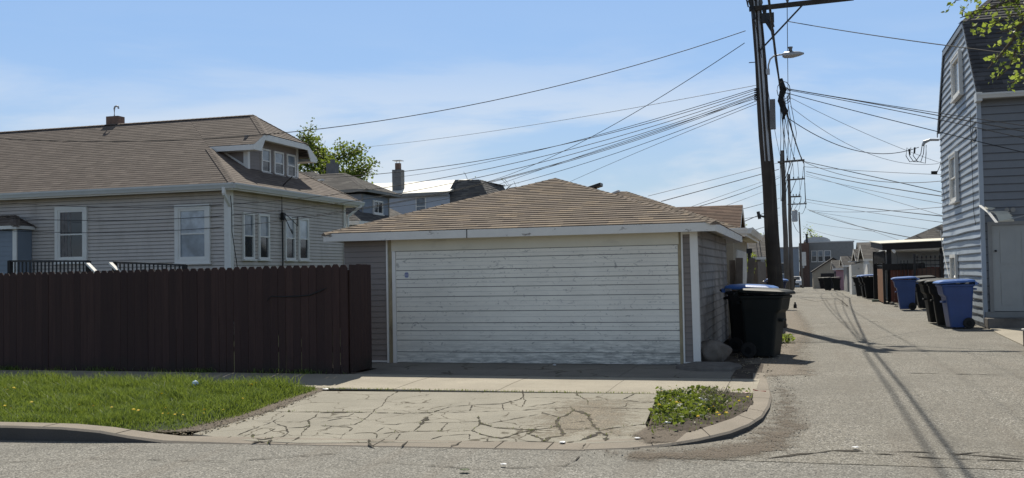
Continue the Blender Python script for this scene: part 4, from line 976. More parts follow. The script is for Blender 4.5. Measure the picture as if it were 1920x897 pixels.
mb = MB(); mb.poly([(X0, Y0+s, ZE-.19), (X0, 25.1, ZE-.12), (X1-.42, 25.1, ZE-.12), (X1-s, Y0+s, ZE-.19)]); mb.poly([(X1-s, Y0+s, ZE-.19), (X1-.5, 25.0, ZE-.12), (X1-.5, Y1-.4, ZE-.12), (X1-s, Y1-s, ZE-.19)]); mb.poly([(X0, Y1-.5, ZE-.15), (X0, Y1, ZE-.15), (X1, Y1, ZE-.15), (X1, Y1-.5, ZE-.15)]); mb.build('soffit', m_soffit, ho)
mb = MB(); gutter(mb, (X0, Y0-.002, ZE-.16), (X1+.06, Y0-.002, ZE-.16), (0, -1, 0), .15, .12); gutter(mb, (X1+.002, Y0-.06, ZE-.16), (X1+.002, Y1+.05, ZE-.16), (1, 0, 0), .15, .12); mb.build('gutter', m_gutter, ho)
mb = MB(); mb.beam((-15.35, 24.45, 4.12), (-15.35, 24.45, 3.95), .07, .09); mb.beam((-15.35, 24.45, 3.95), (-15.42, 24.88, 3.62), .07, .09); mb.beam((-15.42, 24.88, 3.64), (-15.42, 24.88, .4), .09, .07); mb.build('downspout', m_white, ho)
mb = MB(); mb.beam((-15.0, 32.75, 4.1), (-15.42, 32.5, 3.7), .07, .09); mb.beam((-15.42, 32.48, 3.72), (-15.42, 32.48, .4), .09, .07); mb.build('downspout', m_white, ho)
# dormer
ya, yb, xf = DYa+.42, DYb-.42, -16.22
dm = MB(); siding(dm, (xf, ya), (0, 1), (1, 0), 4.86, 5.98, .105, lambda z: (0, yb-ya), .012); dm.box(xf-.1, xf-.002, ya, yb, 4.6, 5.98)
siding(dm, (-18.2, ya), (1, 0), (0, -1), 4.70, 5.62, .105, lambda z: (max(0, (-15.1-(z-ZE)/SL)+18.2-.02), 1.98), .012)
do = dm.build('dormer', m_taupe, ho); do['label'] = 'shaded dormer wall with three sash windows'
mb = MB(); mb.box(xf-.12, xf+.03, ya-.03, ya+.10, 4.8, 5.7); mb.box(xf, xf+.03, yb-.1, yb+.02, 4.8, 5.9); mb.box(xf, xf+.045, ya, yb, 4.80, 4.87)
mb.beam((-16.2, ya-.02, 4.95), (-17.25, ya-.02, 5.60), .03, .09); mb.build('dormer_trim', m_white, do)
for a, b in ((27.93, 28.47), (28.72, 29.32), (29.55, 30.12)): window(do, 'x', xf, a, b, 4.90, 5.66, 1, m_glassmid, m_glass, .055, depth=.05)
mb = MB(); zc = DZ+.62*SL; f = .17
mb.loft([[(DX-.03, DYa-.02, DZ-f), (DX-.03, DYa-.02, DZ-.01), (DX-.03, DYa+.62, zc-.01), (DX-.03, DYa+.62, zc-.19), (DX-.03, DYa+.40, DZ-f)], [(DX, DYa-.02, DZ-f), (DX, DYa-.02, DZ-.01), (DX, DYa+.62, zc-.01), (DX, DYa+.62, zc-.19), (DX, DYa+.40, DZ-f)]])
mb.loft([[(DX-.03, DYb+.02, DZ-f), (DX-.03, DYb+.02, DZ-.01), (DX-.03, DYb-.62, zc-.01), (DX-.03, DYb-.62, zc-.19), (DX-.03, DYb-.40, DZ-f)], [(DX, DYb+.02, DZ-f), (DX, DYb+.02, DZ-.01), (DX, DYb-.62, zc-.01), (DX, DYb-.62, zc-.19), (DX, DYb-.40, DZ-f)]])
mb.box(DX-.03, DX, DYa+.62, DYb-.62, zc-.19, zc-.012); mb.box(-17.3, DX-.03, DYa-.02, DYa+.01, DZ-f, DZ-.012); mb.box(-17.3, DX-.03, DYb-.01, DYb+.02, DZ-f, DZ-.012)
mb.poly([(-17.3, DYa, DZ-f+.01), (DX-.03, DYa, DZ-f+.01), (DX-.03, DYa+.44, DZ-f+.01), (-17.3, DYa+.44, DZ-f+.01)]); mb.poly([(-17.3, DYb-.44, DZ-f+.01), (DX-.03, DYb-.44, DZ-f+.01), (DX-.03, DYb, DZ-f+.01), (-17.3, DYb, DZ-f+.01)])
mb.poly([(xf, DYa+.44, 5.9), (DX-.03, DYa+.44, 5.85), (DX-.03, DYb-.44, 5.85), (xf, DYb-.44, 5.9)])
mb.build('dormer_fascia', m_white, do)
mb = MB(); mb.box(-22.60, -22.12, YR+.05, YR+.40, ZR-.3, ZR+.30)
ch = mb.build('chimney', m_brick, rf)
mb = MB(); mb.tube([(-22.38, YR+.2, ZR+.28), (-22.38, YR+.2, ZR+.58), (-22.36, YR+.2, ZR+.64), (-22.29, YR+.2, ZR+.66), (-22.23, YR+.2, ZR+.64), (-22.21, YR+.2, ZR+.57)], .03, 8); mb.build('vent_pipe', m_galv, ch)
mb = MB(); mb.tube([(-15.44, 27.86, 1.0), (-15.44, 27.86, 3.6)], .025, 8); mb.box(-15.47, -15.36, 27.80, 27.92, 3.35, 3.6); mb.tube([(-15.40, 27.86, 3.55), (-15.30, 27.9, 3.3), (-15.28, 28.1, 3.05), (-15.3, 28.25, 2.95), (-15.36, 28.3, 3.1)], .015, 5); mb.tube([(-15.40, 27.86, 3.6), (-15.2, 27.95, 3.4), (-15.15, 28.3, 3.2), (-15.2, 28.4, 3.5)], .012, 5)
mb.tube([(-15.42, 27.8, 3.6), (-15.42, 27.8, 4.4), (-15.05, 27.8, 4.7)], .02, 6); mb.build('service_mast', m_black, ho)
mb = MB(); mb.tube([(-15.3, 24.7, 3.9), (-15.36, 24.86, 3.5), (-15.36, 24.86, 2.9), (-15.3, 24.95, 2.2), (-15.36, 25.2, 1.6)], .012, 5); mb.build('cable', m_black, ho)

# shed at far left, decks and stair rails behind the fence
sh = thing('shed', 'slate sided shed corner with tan roof at the far left edge', 'shed', (-24, 24, 0))
sx_ = atY(33, 430, 24.4)[0]; sz_ = atY(33, 430, 24.4)[2]
mb = MB(); siding(mb, (-30, 24.4), (1, 0), (0, -1), .0, sz_-.02, .14, lambda z: (0, sx_+30), .014); mb.box(-30, sx_, 24.4, 24.97, 0, sz_-.02); mb.build('wall', m_bluedk, sh)
mb = MB(); mb.box(sx_-.13, sx_+.01, 24.34, 24.38, 0, sz_); mb.build('corner_board', m_white, sh)
hiproof(sh, -30, sx_+.12, 24.2, 24.96, sz_+.1, .32, m_roof2, m_white, m_white, fh=.10)

for (xa, za), (xb, zb), lab in (((-19.35, 2.13), (-17.05, 2.08), 'black iron deck railing above the maroon fence, left one of two'), ((-16.22, 2.04), (-14.30, 1.93), 'black iron deck railing above the maroon fence, right one of two')):
    dk = thing('deck_railing', lab, 'railing', (xa, 21, 0), 'deck railings'); mb = MB(); n = int(abs(xb-xa)/.115)
    for i in range(n+1):
        t = i/n; x = xa+(xb-xa)*t; z = za+(zb-za)*t; mb.box(x-.014, x+.014, 20.99, 21.018, .9, z-.02)
    mb.build('baluster', m_black, dk)
    MB().beam((xa-.05, 21, za), (xb+.05, 21, zb), .07, .045).build('top_rail', m_black, dk); MB().beam((xa-.05, 21, za-.72), (xb+.05, 21, zb-.72), .05, .04).build('bottom_rail', m_black, dk)
    for x, z in ((xa-.03, za), (xb+.03, zb)): MB().box(x-.045, x+.045, 20.95, 21.05, 0, z+.01).build('post', m_dkwood, dk)
    MB().box(xa-.1, xb+.1, 21.06, 23.6, .82, .9).build('deck_floor', m_wood, dk)
dk = thing('dark_gate', 'solid black railing panel in front of the slate shed', 'railing', (-19.2, 20.6, 0)); MB().box(-20.5, -18.7, 19.2, 19.26, .3, 2.03).build('panel', m_black, dk); MB().box(-18.7, -18.62, 19.18, 19.28, 0, 2.06).build('post', m_dkwood, dk)
for xa, lab in ((-16.83, 'sloping white stair handrail left of the right deck railing'), (-16.17, 'sloping white stair handrail in front of the right deck railing')):
    dk = thing('stair_handrail', lab, 'handrail', (xa, 20.8, 0), 'white stair handrails'); MB().beam((xa-.05, 20.8, 2.02), (xa+.62, 20.8, 1.42), .13, .04).build('rail', m_white, dk); MB().box(xa+.4, xa+.48, 20.76, 20.84, 0, 1.6).build('post', m_dkwood, dk)

# ================================================================== SLATE HOUSE behind
h2 = thing('house', 'slate grey house with small dormer window behind the tan house', 'house', (-22, 43, 0))
X1, Y0, Y1, ZE = -18.0, 39.0, 47.6, 3.95; SL = .62; YR = (Y0+Y1)/2; ZR = ZE+SL*(YR-Y0)
MB().box(-34, -18.5, 39.5, 47.1, 0, 3.9).build('wall', m_bluedk, h2)
mb = MB(); XH = X1-(YR-Y0)
roofplane(mb, [(-34, Y0, ZE), (X1, Y0, ZE), (XH, YR, ZR), (-34, YR, ZR)], (1, 0, 0)); roofplane(mb, [(-34, Y1, ZE), (X1, Y1, ZE), (XH, YR, ZR), (-34, YR, ZR)], (1, 0, 0)); roofplane(mb, [(X1, Y0, ZE), (X1, Y1, ZE), (XH, YR, ZR)], (0, 1, 0))
rf = mb.build('roof', m_roof3, h2)
MB().box(-34, X1+.02, Y0-.02, Y0+.02, ZE-.18, ZE-.01).box(X1, X1+.03, Y0, Y1, ZE-.18, ZE-.01).build('fascia', m_white, h2)
dm = MB(); dya, dyb, dxf = 40.95, 44.0, -18.75
siding(dm, (dxf, dya), (0, 1), (1, 0), 4.1, 5.25, .12, lambda z: (0, dyb-dya), .012); dm.box(-21.5, dxf-.001, dya, dyb, 4.0, 5.25); siding(dm, (-21.5, dya), (1, 0), (0, -1), 4.1, 5.25, .12, lambda z: (0, 2.75), .012)
do = dm.build('dormer', plain('dormer_slate_siding', (.24, .28, .34), .55, .08), h2)
window(do, 'x', dxf, 42.1, 43.2, 4.42, 5.05, 1, m_glass, m_glass, .08, sashes=False, mull=1, casing=.0)
mb = MB(); mb.box(dxf, dxf+.03, dya-.02, dya+.12, 4.1, 5.25); mb.box(dxf, dxf+.03, dyb-.12, dyb, 4.1, 5.25); mb.build('dormer_trim', m_greywall, do)
r2, A, B = hiproof(do, -23.5, -18.3, 40.5, 44.5, 5.42, .95, m_roof3, m_greywall, m_greywall, fh=.12)
vent(rf, (-20.9, 41.1, 5.78), .17, .18, m_galv, m_white)
mb = MB(); mb.box(-21.75, -21.3, 43.5, 43.95, 5.8, 7.0); mb.tube([(-21.5, 43.7, 7.0), (-21.5, 43.7, 7.2)], .12, 10); mb.build('chimney', m_chgrey, rf)

# ================================================================== WHITE HOUSE further behind
h3 = thing('house', 'pale blue white house with bright flat roof and dark mansard end', 'house', (-20, 53, 0))
mb = MB(); siding(mb, (-26, 50.0), (1, 0), (0, -1), 2.4, 5.84, .15, lambda z: (0, 8.0), .014); mb.box(-26, -18.0, 50.0, 56, 0, 5.84)
mb.hexa([(-18, 50.0, 0), (-16.9, 50.0, 0), (-16.9, 56, 0), (-18, 56, 0), (-18, 50, 5.85), (-17.9, 50.0, 5.85), (-17.9, 56, 5.85), (-18, 56, 6.0)])
mb.build('wall', plain('pale_blue_siding', (.52, .56, .62), .6, .05), h3)
mb = MB(); mb.hexa([(-26, 49.8, 5.85), (-17.8, 49.8, 5.9), (-17.4, 52.6, 6.6), (-26, 52.6, 6.6), (-26, 49.8, 5.93), (-17.8, 49.8, 5.98), (-17.4, 52.6, 6.84), (-26, 52.6, 6.84)]); mb.box(-26, -17.4, 52.6, 56, 6, 6.8); rf = mb.build('roof', m_tarw, h3)
mb = MB(); mb.box(-26, -17.8, 49.74, 49.8, 5.78, 5.95); mb.build('fascia', m_greywall, h3)
mb = MB(); roofplane(mb, [(-18.7, 49.6, 4.4), (-14.9, 49.6, 4.4), (-16.35, 50.6, 6.6), (-17.6, 50.6, 6.6)], (1, 0, 0), .16); roofplane(mb, [(-14.9, 49.6, 4.4), (-14.9, 55, 4.4), (-16.35, 55, 6.6), (-16.35, 50.6, 6.6)], (0, 1, 0), .16); mb.poly([(-17.6, 50.6, 6.64), (-16.35, 50.6, 6.57), (-16.1, 55, 6.6), (-17.4, 55, 6.64)], 0, uv=[(0, 0), (1, 0), (1, 3), (0, 3)])
mb.build('mansard_roof', m_roof3, h3)
mb = MB(); mb.poly([(-18.7, 49.58, 4.4), (-18.35, 49.58, 4.4), (-17.5, 50.58, 6.64), (-17.72, 50.58, 6.64)]); mb.build('mansard_edge', m_roof4, h3)
MB().box(-18.6, -15.6, 49.9, 55, 0, 4.2).build('lower_wall', m_palewall, h3)
window(h3, 'y', 50.0, -19.75, -19.15, 4.75, 5.75, -1, m_glassmid, m_glassmid, .06, depth=.05)
mb = MB(); mb.box(-21.35, -20.83, 50.6, 51.1, 6.0, 7.35); ch = mb.build('chimney', m_chgrey, rf); mb = MB(); mb.box(-21.22, -20.96, 50.72, 50.98, 7.35, 7.72); mb.build('flue', m_brick, ch); mb = MB(); mb.box(-21.33, -20.85, 50.6, 51.1, 7.84, 7.87); 
for a in (-21.18, -21.0): mb.box(a-.01, a+.01, 50.84, 50.86, 7.72, 7.84)
mb.build('chimney_cap', m_galv, ch)

# ================================================================== GARAGES up the left side
def simple_garage(label, x0, x1, y0, y1, h, rise, kind, wallm, roofm, trim=None, name='garage', ov=.35, doors=(), z=None):
    zb = gz((y0+y1)/2) if z is None else z
    r = thing(name, label, 'garage', ((x0+x1)/2, (y0+y1)/2, zb)); mb = MB()
    trim = trim or m_white
    if kind == 'hip':
        mb.box(x0, x1, y0, y1, zb-.3, zb+h); mb.build('wall', wallm, r); hiproof(r, x0-ov, x1+ov, y0-ov, y1+ov, zb+h+.12, rise, roofm, trim, m_soffit)
    elif kind == 'gx':   # ridge along x, gable faces the alley
        ym = (y0+y1)/2; mb.box(x0, x1, y0, y1, zb-.3, zb+h)
        for xx in (x0, x1): mb.poly([(xx, y0, zb+h), (xx, y1, zb+h), (xx, ym, zb+h+rise*.95)])
        mb.build('wall', wallm, r); mb = MB(); s = rise/(ym-y0); e = zb+h-s*ov+.08; zt = zb+h+rise+.08
        roofplane(mb, [(x0-ov, y0-ov, e), (x1+ov, y0-ov, e), (x1+ov, ym, zt), (x0-ov, ym, zt)], (1, 0, 0)); roofplane(mb, [(x0-ov, y1+ov, e), (x1+ov, y1+ov, e), (x1+ov, ym, zt), (x0-ov, ym, zt)], (1, 0, 0)); mb.build('roof', roofm, r)
        f = MB()
        for xx in (x0-ov, x1+ov-.03):
            for ya in (y0-ov, y1+ov): f.hexa([(xx, ya, e-.14), (xx+.03, ya, e-.14), (xx+.03, ym, zt-.14), (xx, ym, zt-.14), (xx, ya, e-.005), (xx+.03, ya, e-.005), (xx+.03, ym, zt-.005), (xx, ym, zt-.005)])
        f.box(x0-ov+.031, x1+ov-.031, y0-ov, y0-ov+.03, e-.14, e-.005); f.build('fascia', trim, r)
    elif kind == 'gy':   # ridge along y, gable faces the camera
        xm = (x0+x1)/2; mb.box(x0, x1, y0, y1, zb-.3, zb+h)
        for yy in (y0, y1): mb.poly([(x0, yy, zb+h), (x1, yy, zb+h), (xm, yy, zb+h+rise*.95)])
        mb.build('wall', wallm, r); mb = MB(); s = rise/(xm-x0); e = zb+h-s*ov+.08; zt = zb+h+rise+.08
        roofplane(mb, [(x0-ov, y0-ov, e), (x0-ov, y1+ov, e), (xm, y1+ov, zt), (xm, y0-ov, zt)], (0, 1, 0)); roofplane(mb, [(x1+ov, y0-ov, e), (x1+ov, y1+ov, e), (xm, y1+ov, zt), (xm, y0-ov, zt)], (0, 1, 0)); mb.build('roof', roofm, r)
        f = MB(); yy = y0-ov
        for xa in (x0-ov, x1+ov): f.hexa([(xa, yy, e-.14), (xm, yy, zt-.14), (xm, yy+.03, zt-.14), (xa, yy+.03, e-.14), (xa, yy, e-.005), (xm, yy, zt-.005), (xm, yy+.03, zt-.005), (xa, yy+.03, e-.005)])
        f.build('fascia', trim, r)
    elif kind == 'flat':
        mb.box(x0, x1, y0, y1, zb-.3, zb+h); mb.build('wall', wallm, r); MB().box(x0-.1, x1+.1, y0-.1, y1+.1, zb+h+.002, zb+h+.12).build('roof', roofm, r)
    for d in doors:    # (axis, const, a0, a1, z0, z1, mat, name)
        ax, c, a0, a1, z0, z1, m, nm = d; q = MB()
        if ax == 'x': q.box(min(c, c-.02)-.02, c+.02, a0, a1, zb+z0, zb+z1)
        else: q.box(a0, a1, c-.03, c-.005, zb+z0, zb+z1)
        q.build(nm, m, r)
    return r
g2 = simple_garage('tan walled garage with brown hip roof just behind the near garage', -8.1, -1.62, 25.3, 31.6, 2.42, 1.33, 'hip', m_tanwall, m_roof1, doors=[('x', -1.6, 26.2, 30.6, 0, 2.1, m_palewall, 'garage_door')])
mb = MB(); gutter(mb, (-1.265, 24.95, 2.46), (-1.265, 31.95, 2.46), (1, 0, 0), .15, .14); gutter(mb, (-8.4, 24.945, 2.46), (-1.25, 24.945, 2.46), (0, -1, 0), .14, .12); mb.build('gutter', m_white, g2)
simple_garage('brown roofed garage with gable end, third up the left side of the alley', -7.6, -2.4, 35.2, 40.8, 2.55, 1.35, 'gx', m_tanwall, m_roof5, doors=[('x', -2.38, 36, 40, 0, 2.1, m_palewall, 'garage_door')])
simple_garage('low grey roofed garage behind the wooden yard fence', -7.2, -2.0, 52, 58, 2.3, 1.05, 'gx', m_greywall, m_roof3)
simple_garage('dark brick walled garage far up the left side of the alley', -7.2, -2.2, 78, 86, 2.8, .2, 'flat', m_dkbrick, m_greywall)
simple_garage('flat roofed grey garage beside the white car', -8, -2.6, 100, 112, 3.2, .3, 'flat', m_bluedk, m_greywall)
# yard fence, leaning planks
yf = thing('yard_fence', 'weathered grey wooden fence behind the leaning planks', 'fence', (-1.7, 42, 0)); mb = MB()
y = 42.0
while y < 51.5: mb.box(-1.75, -1.73, y, y+.13, gz(y)+.03, gz(y)+1.9+random.uniform(-.02, .02)); y += .137
x = -1.76
while x > -5: mb.box(x-.13, x, 41.98, 42.0, .03, 1.9+random.uniform(-.03, .03)); x -= .137
mb.build('board_panel', m_wood, yf)
for (xa, ya), (xb, yb), zt, w, lab in (((-1.50, 24.55), (-1.44, 24.6), 1.87, .17, 'dark upright plank leaning behind the blue lidded bins, left of the pair'), ((-1.36, 24.5), (-1.14, 24.6), 1.86, .15, 'brown plank tilting right behind the blue lidded bins, right of the pair'), ((-1.6, 24.75), (-1.62, 24.8), 1.82, .14, 'dark round topped picket standing against the back of the near garage')):
    mb = MB(); mb.beam((xa, ya, 0), (xb, yb, zt), w, .03, up=(0, 1, 0)); tag(mb.build('plank', m_wood, None), lab, 'plank')
mb = MB(); mb.tube([(-1.28, 26.2, 0), (-1.28, 26.2, 2.05)], .04, 8); mb.box(-1.35, -1.21, 26.13, 26.27, 2.0, 2.12); tag(mb.build('black_post', m_black), 'slim black post in front of the tan garage door', 'post')

def bush(name, c, r, n, size, mat, label, cat='shrub', trunk=True):
    root = thing(name, label, cat, c); pts = rng.normal(size=(n, 3)); pts /= np.linalg.norm(pts, axis=1)[:, None]; pts *= (rng.uniform(.35, 1, n)**.5)[:, None]
    pts = pts*np.array(r)+np.array(c)+np.array([0, 0, r[2]]); keep = np.sin(pts[:, 0]*9+c[0])+np.sin(pts[:, 1]*8)+np.sin(pts[:, 2]*10) > -1.1
    l = leaves('foliage', pts[keep], size, mat); l.parent = root; l.matrix_parent_inverse = Matrix.Translation(-root.location)
    mb = MB()
    for k in range(5): a = k*1.3; mb.tube([(c[0], c[1], c[2]), (c[0]+r[0]*.5*math.cos(a), c[1]+r[1]*.5*math.sin(a), c[2]+r[2]*1.3)], [.02, .008], 5)
    mb.build('stem', m_bark, root); return root
bush('shrub', (-1.52, 24.95, .85), (.16, .15, .24), 500, .05, m_leaf2, 'yellow green shrub at the back corner of the near garage')
bush('shrub', (-1.5, 31.9, 1.45), (.2, .3, .35), 380, .07, m_leaf2, 'light green shrub top rising behind the leaning planks')
bush('weed_clump', (-.35, 22.4, .0), (.16, .3, .10), 260, .05, m_leaf2, 'clump of pale weeds at the foot of the utility pole side', 'weeds')

# ================================================================== GREY GAMBREL HOUSE at right
gh = thing('house', 'tall blue grey sided house with charcoal gambrel roof at right', 'house', (8, 31.5, 0))
GX = 4.45; ya, yb = 28.0, 35.25; YM = (ya+yb)/2; ZEa = 5.92; bya, byb, ZB = ya+1.62, yb-1.62, 8.22; ZP = 9.75
def gspan(z):
    if z <= ZEa: return (0, yb-ya)
    t = (z-ZEa)/(ZB-ZEa); return ((bya-ya)*t, (yb-ya)-(yb-byb)*t)
def wavg(i, t):
    a = .003*math.sin(t*11+i*1.9)+.002*math.sin(t*29+i)
    b = .004*math.sin(t*6+i*2.2)
    if i in (11, 12): a += .022+.008*math.sin(t*15); b += .012*math.sin(t*9+i*2)
    if i < 8: a += .003*math.sin(t*17+i*3); b += .003*math.sin(t*7+i)
    return (a, b)
mb = MB(); siding(mb, (GX, ya), (0, 1), (-1, 0), .10, ZB, .20, gspan, .030, wav=wavg, sub=24, lip=.028)
mb.box(GX+.001, GX+.1, ya+.101, yb, 0, ZEa); mb.loft([[(GX+.002, ya, ZEa), (GX+.002, yb, ZEa), (GX+.002, byb, ZB), (GX+.002, bya, ZB)], [(GX+.1, ya, ZEa), (GX+.1, yb, ZEa), (GX+.1, byb, ZB), (GX+.1, bya, ZB)]])
mb.build('gable_wall', [m_blue, plain('gable_lap_shade', (.10, .115, .135), .8)], gh)  # lap strips paint in the shadow below each gable board
mb = MB(); siding(mb, (GX+.03, ya), (1, 0), (0, -1), .45, 5.95, .20, lambda z: (0, 9.0), .020, lip=.02); mb.box(GX, GX+9, ya+.001, ya+.1, 0, 5.95)
o = mb.build('front_wall', [plain('shaded_grey_siding', (.19, .205, .225), .6, .07), plain('front_lap_shade', (.09, .095, .105), .8)], gh); mb = MB(); mb.box(GX-.02, GX+.07, ya-.035, ya-.003, .1, 5.9); mb.box(GX-.035, GX-.003, ya-.033, ya+.05, .1, 5.9); mb.build('corner_board', m_blue, gh)  # lap strips: shadow under the front boards put in as colour
MB().box(GX, GX+9, yb-.1, yb, 0, 5.9).build('back_wall', m_bluedk, gh)
mb = MB(); ov = .07; RX = 6.0
la, lb = (bya-ya), (ZB-ZEa)
roofplane(mb, [(GX-ov, ya-.32, ZEa+.02), (GX+9, ya-.32, ZEa+.02), (GX+9, bya, ZB+.05), (GX-ov, bya, ZB+.05)], (1, 0, 0), .17, .018)
roofplane(mb, [(GX-ov, yb+.3, ZEa+.02), (GX+9, yb+.3, ZEa+.02), (GX+9, byb, ZB+.05), (GX-ov, byb, ZB+.05)], (1, 0, 0), .17, .018)
roofplane(mb, [(GX-ov, bya, ZB+.05), (GX+9, bya, ZB+.05), (GX+9, YM, ZP), (RX, YM, ZP)], (1, 0, 0), .17, .018)
roofplane(mb, [(GX-ov, byb, ZB+.05), (GX+9, byb, ZB+.05), (GX+9, YM, ZP), (RX, YM, ZP)], (1, 0, 0), .17, .018)
roofplane(mb, [(GX-ov, bya, ZB+.05), (GX-ov, byb, ZB+.05), (RX, YM, ZP)], (0, 1, 0), .17, .018)
caps(mb, (GX-ov, bya, ZB+.05), (RX, YM, ZP)); mb.build('roof', m_roof4, gh)
mb = MB()
for (y0, z0, y1, z1) in ((ya-.32, ZEa, bya, ZB+.04), (yb+.3, ZEa, byb, ZB+.04)): mb.hexa([(GX-ov, y0, z0-.10), (GX-ov+.03, y0, z0-.10), (GX-ov+.03, y1, z1-.16), (GX-ov, y1, z1-.16), (GX-ov, y0, z0+.02), (GX-ov+.03, y0, z0+.02), (GX-ov+.03, y1, z1), (GX-ov, y1, z1)])
mb.hexa([(GX-ov, bya, ZB-.10), (GX-ov+.03, bya, ZB-.10), (GX-ov+.03, byb, ZB-.10), (GX-ov, byb, ZB-.10), (GX-ov, bya, ZB+.04), (GX-ov+.03, bya, ZB+.04), (GX-ov+.03, byb, ZB+.04), (GX-ov, byb, ZB+.04)]); mb.build('rake_trim', m_bluedk, gh)
mb = MB(); mb.poly([(GX-ov+.03, ya-.32, ZEa-.09), (GX+9, ya-.32, ZEa-.09), (GX+9, ya, ZEa-.05), (GX-ov+.03, ya, ZEa-.05)]); mb.box(GX-ov+.04, GX+9, ya-.33, ya-.30, ZEa-.12, ZEa+.0); mb.build('soffit', m_greywall, gh)
mb = MB(); gutter(mb, (GX-ov, ya-.335, ZEa-.10), (GX+9, ya-.335, ZEa-.10), (0, -1, 0), .13, .12); mb.box(GX-ov-.02, GX-ov+.12, ya-.40, ya-.02, ZEa-.16, ZEa+.06); mb.build('gutter', m_gutter, gh)
window(gh, 'x', GX-.02, 30.12, 31.55, 6.42, 7.52, -1, m_glassmid, m_glassmid, .09, sashes=False, depth=.09, casing=.05, mull=0)
window(gh, 'x', GX-.02, 31.45, 32.62, 3.52, 4.86, -1, m_glassmid, m_glassmid, .08, depth=.08, casing=.05)
window(gh, 'x', GX-.02, 32.15, 33.3, 1.05, 1.93, -1, m_glassmid, m_glassmid, .10, sashes=False, depth=.08)
# door, frame, light, wire trellis of cables on the wall
mb = MB(); mb.box(4.67, 7.0, ya-.055, ya-.02, .42, 2.60)
for i in range(3):
    for z0, z1 in ((1.62, 2.45), (.58, 1.42)):
        x = 4.85+i*.5; mb.box(x, x+.34, ya-.068, ya-.056, z0, z1)
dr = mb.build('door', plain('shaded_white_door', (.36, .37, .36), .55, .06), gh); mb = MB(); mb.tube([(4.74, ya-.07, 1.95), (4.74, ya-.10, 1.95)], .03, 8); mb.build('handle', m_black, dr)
mb = MB(); mb.box(4.57, 4.665, ya-.085, ya-.018, .40, 2.70); mb.box(4.665, 7.0, ya-.085, ya-.018, 2.605, 2.70); mb.build('door_frame', m_greywall, gh)
MB().box(4.46, 9, ya-.07, ya-.018, .12, .40).build('sill_board', m_greywall, gh)
mb = MB()
for x in (5.02, 5.16): mb.tube([(x, ya-.03, 3.0), (x, ya-.16, 2.98)], [.03, .06], 10)
mb.build('floodlight', m_greywall, gh)
st = thing('concrete_step', 'low shaded concrete step below the white door of the grey house', 'step', (5, 27.6, 0)); MB().box(4.42, 9, 27.42, 27.92, 0, .26).build('step_block', m_slab, st, bevel=.02)
aw = thing('awning_piece', 'bent cream awning piece hanging over the door of the grey house', 'awning', (4.7, 27.7, 2.8))
mb = MB(); mb.loft([[(4.38, 27.90, 3.13), (4.44, 27.90, 3.13), (4.44, 27.86, 3.10), (4.38, 27.86, 3.10)], [(4.50, 27.5, 2.94), (4.56, 27.5, 2.94), (4.56, 27.46, 2.91), (4.50, 27.46, 2.91)], [(4.60, 27.1, 2.66), (4.67, 27.1, 2.66), (4.67, 27.05, 2.64), (4.60, 27.05, 2.64)]]); mb.build('bracket', m_white, aw)
mb = MB(); n = 6
for i in range(n):
    t0, t1 = i/n, (i+1)/n
    def q(t, s): return (4.58+.02*s+.10*t+.28*s+.06*math.sin(t*3), 27.52-.45*t, 2.93-.26*t+.03*math.sin(t*6)-.0*s)
    mb.poly([q(t0, 0), q(t0, 1), q(t1, 1.15), q(t1, 0)]); 
mb.poly([(4.48, 27.7, 3.06), (4.72, 27.66, 3.02), (4.62, 27.55, 2.98), (4.50, 27.55, 3.0)]); mb.poly([(4.67, 27.1, 2.66), (5.05, 27.1, 2.74), (4.97, 27.08, 2.70)])
c = mb.build('canopy', m_cream, aw); mod = c.modifiers.new('s', 'SOLIDIFY'); mod.thickness = .015
mb = MB(); mb.tube([(4.98, 27.08, 2.72), (5.3, 27.1, 2.80), (6.4, 27.2, 2.85)], .015, 5); mb.build('rod', m_galv, aw)
# weatherhead, conduit, lamp on the far corner of the gable
wh = thing('weatherhead', 'service weatherhead with black drip loops on the grey gable', 'weatherhead', (4.3, 35.2, 5.7)); mb = MB()
mb.tube([(4.42, 35.35, 5.72), (4.15, 35.4, 5.74), (3.98, 35.42, 5.68), (3.92, 35.42, 5.56)], [.035, .04, .06, .04], 8); mb.build('mast', m_galv, wh)
mb = MB()
for k, (x, z) in enumerate(((3.86, 5.55), (3.92, 5.5), (3.98, 5.48))):
    mb.tube([(x+.05, 35.42, 5.58), (x+.02*k, 35.42, 5.30), (x-.15+.08*k, 35.42, 5.08-.05*k), (x-.35+.06*k, 35.42, 5.05), (x-.46+.05*k, 35.42, 5.25), (x-.42+.06*k, 35.42, 5.52)], .013, 5)
mb.tube([(3.52, 35.42, 5.28), (3.50, 35.42, 5.48)], .03, 6); mb.tube([(3.66, 35.42, 5.32), (3.68, 35.42, 5.52)], .03, 6); mb.build('drip_loop', m_black, wh)
lp = thing('security_light', 'small black security light on the far corner of the grey gable', 'lamp', (4.3, 35.4, 4.65)); MB().box(4.15, 4.33, 35.3, 35.42, 4.60, 4.70).build('lamp_head', m_black, lp); MB().tube([(4.33, 35.36, 4.66), (4.42, 35.34, 4.85), (4.44, 35.3, 5.0)], .012, 5).build('arm', m_black, lp)
mb = MB(); mb.tube([(4.36, 35.2, 2.75), (4.36, 34.9, 2.2), (4.36, 33.4, 1.1)], .012, 5); tag(mb.build('white_cable', m_white), 'thin white cable slanting down the far edge of the grey gable wall', 'cable')
mb = MB(); mb.tube([(4.40, 28.9, 5.6), (4.40, 28.88, 4.2), (4.40, 28.83, 3.0), (4.40, 28.6, 2.65)], .008, 5); mb.tube([(4.40, 28.4+.35*math.cos(R(a)), 5.0+.2*math.sin(R(a))) for a in range(0, 361, 30)], .010, 5); tag(mb.build('wall_cable', m_wire), 'thin dark cable with a loose coil on the near edge of the grey gable wall', 'cable')
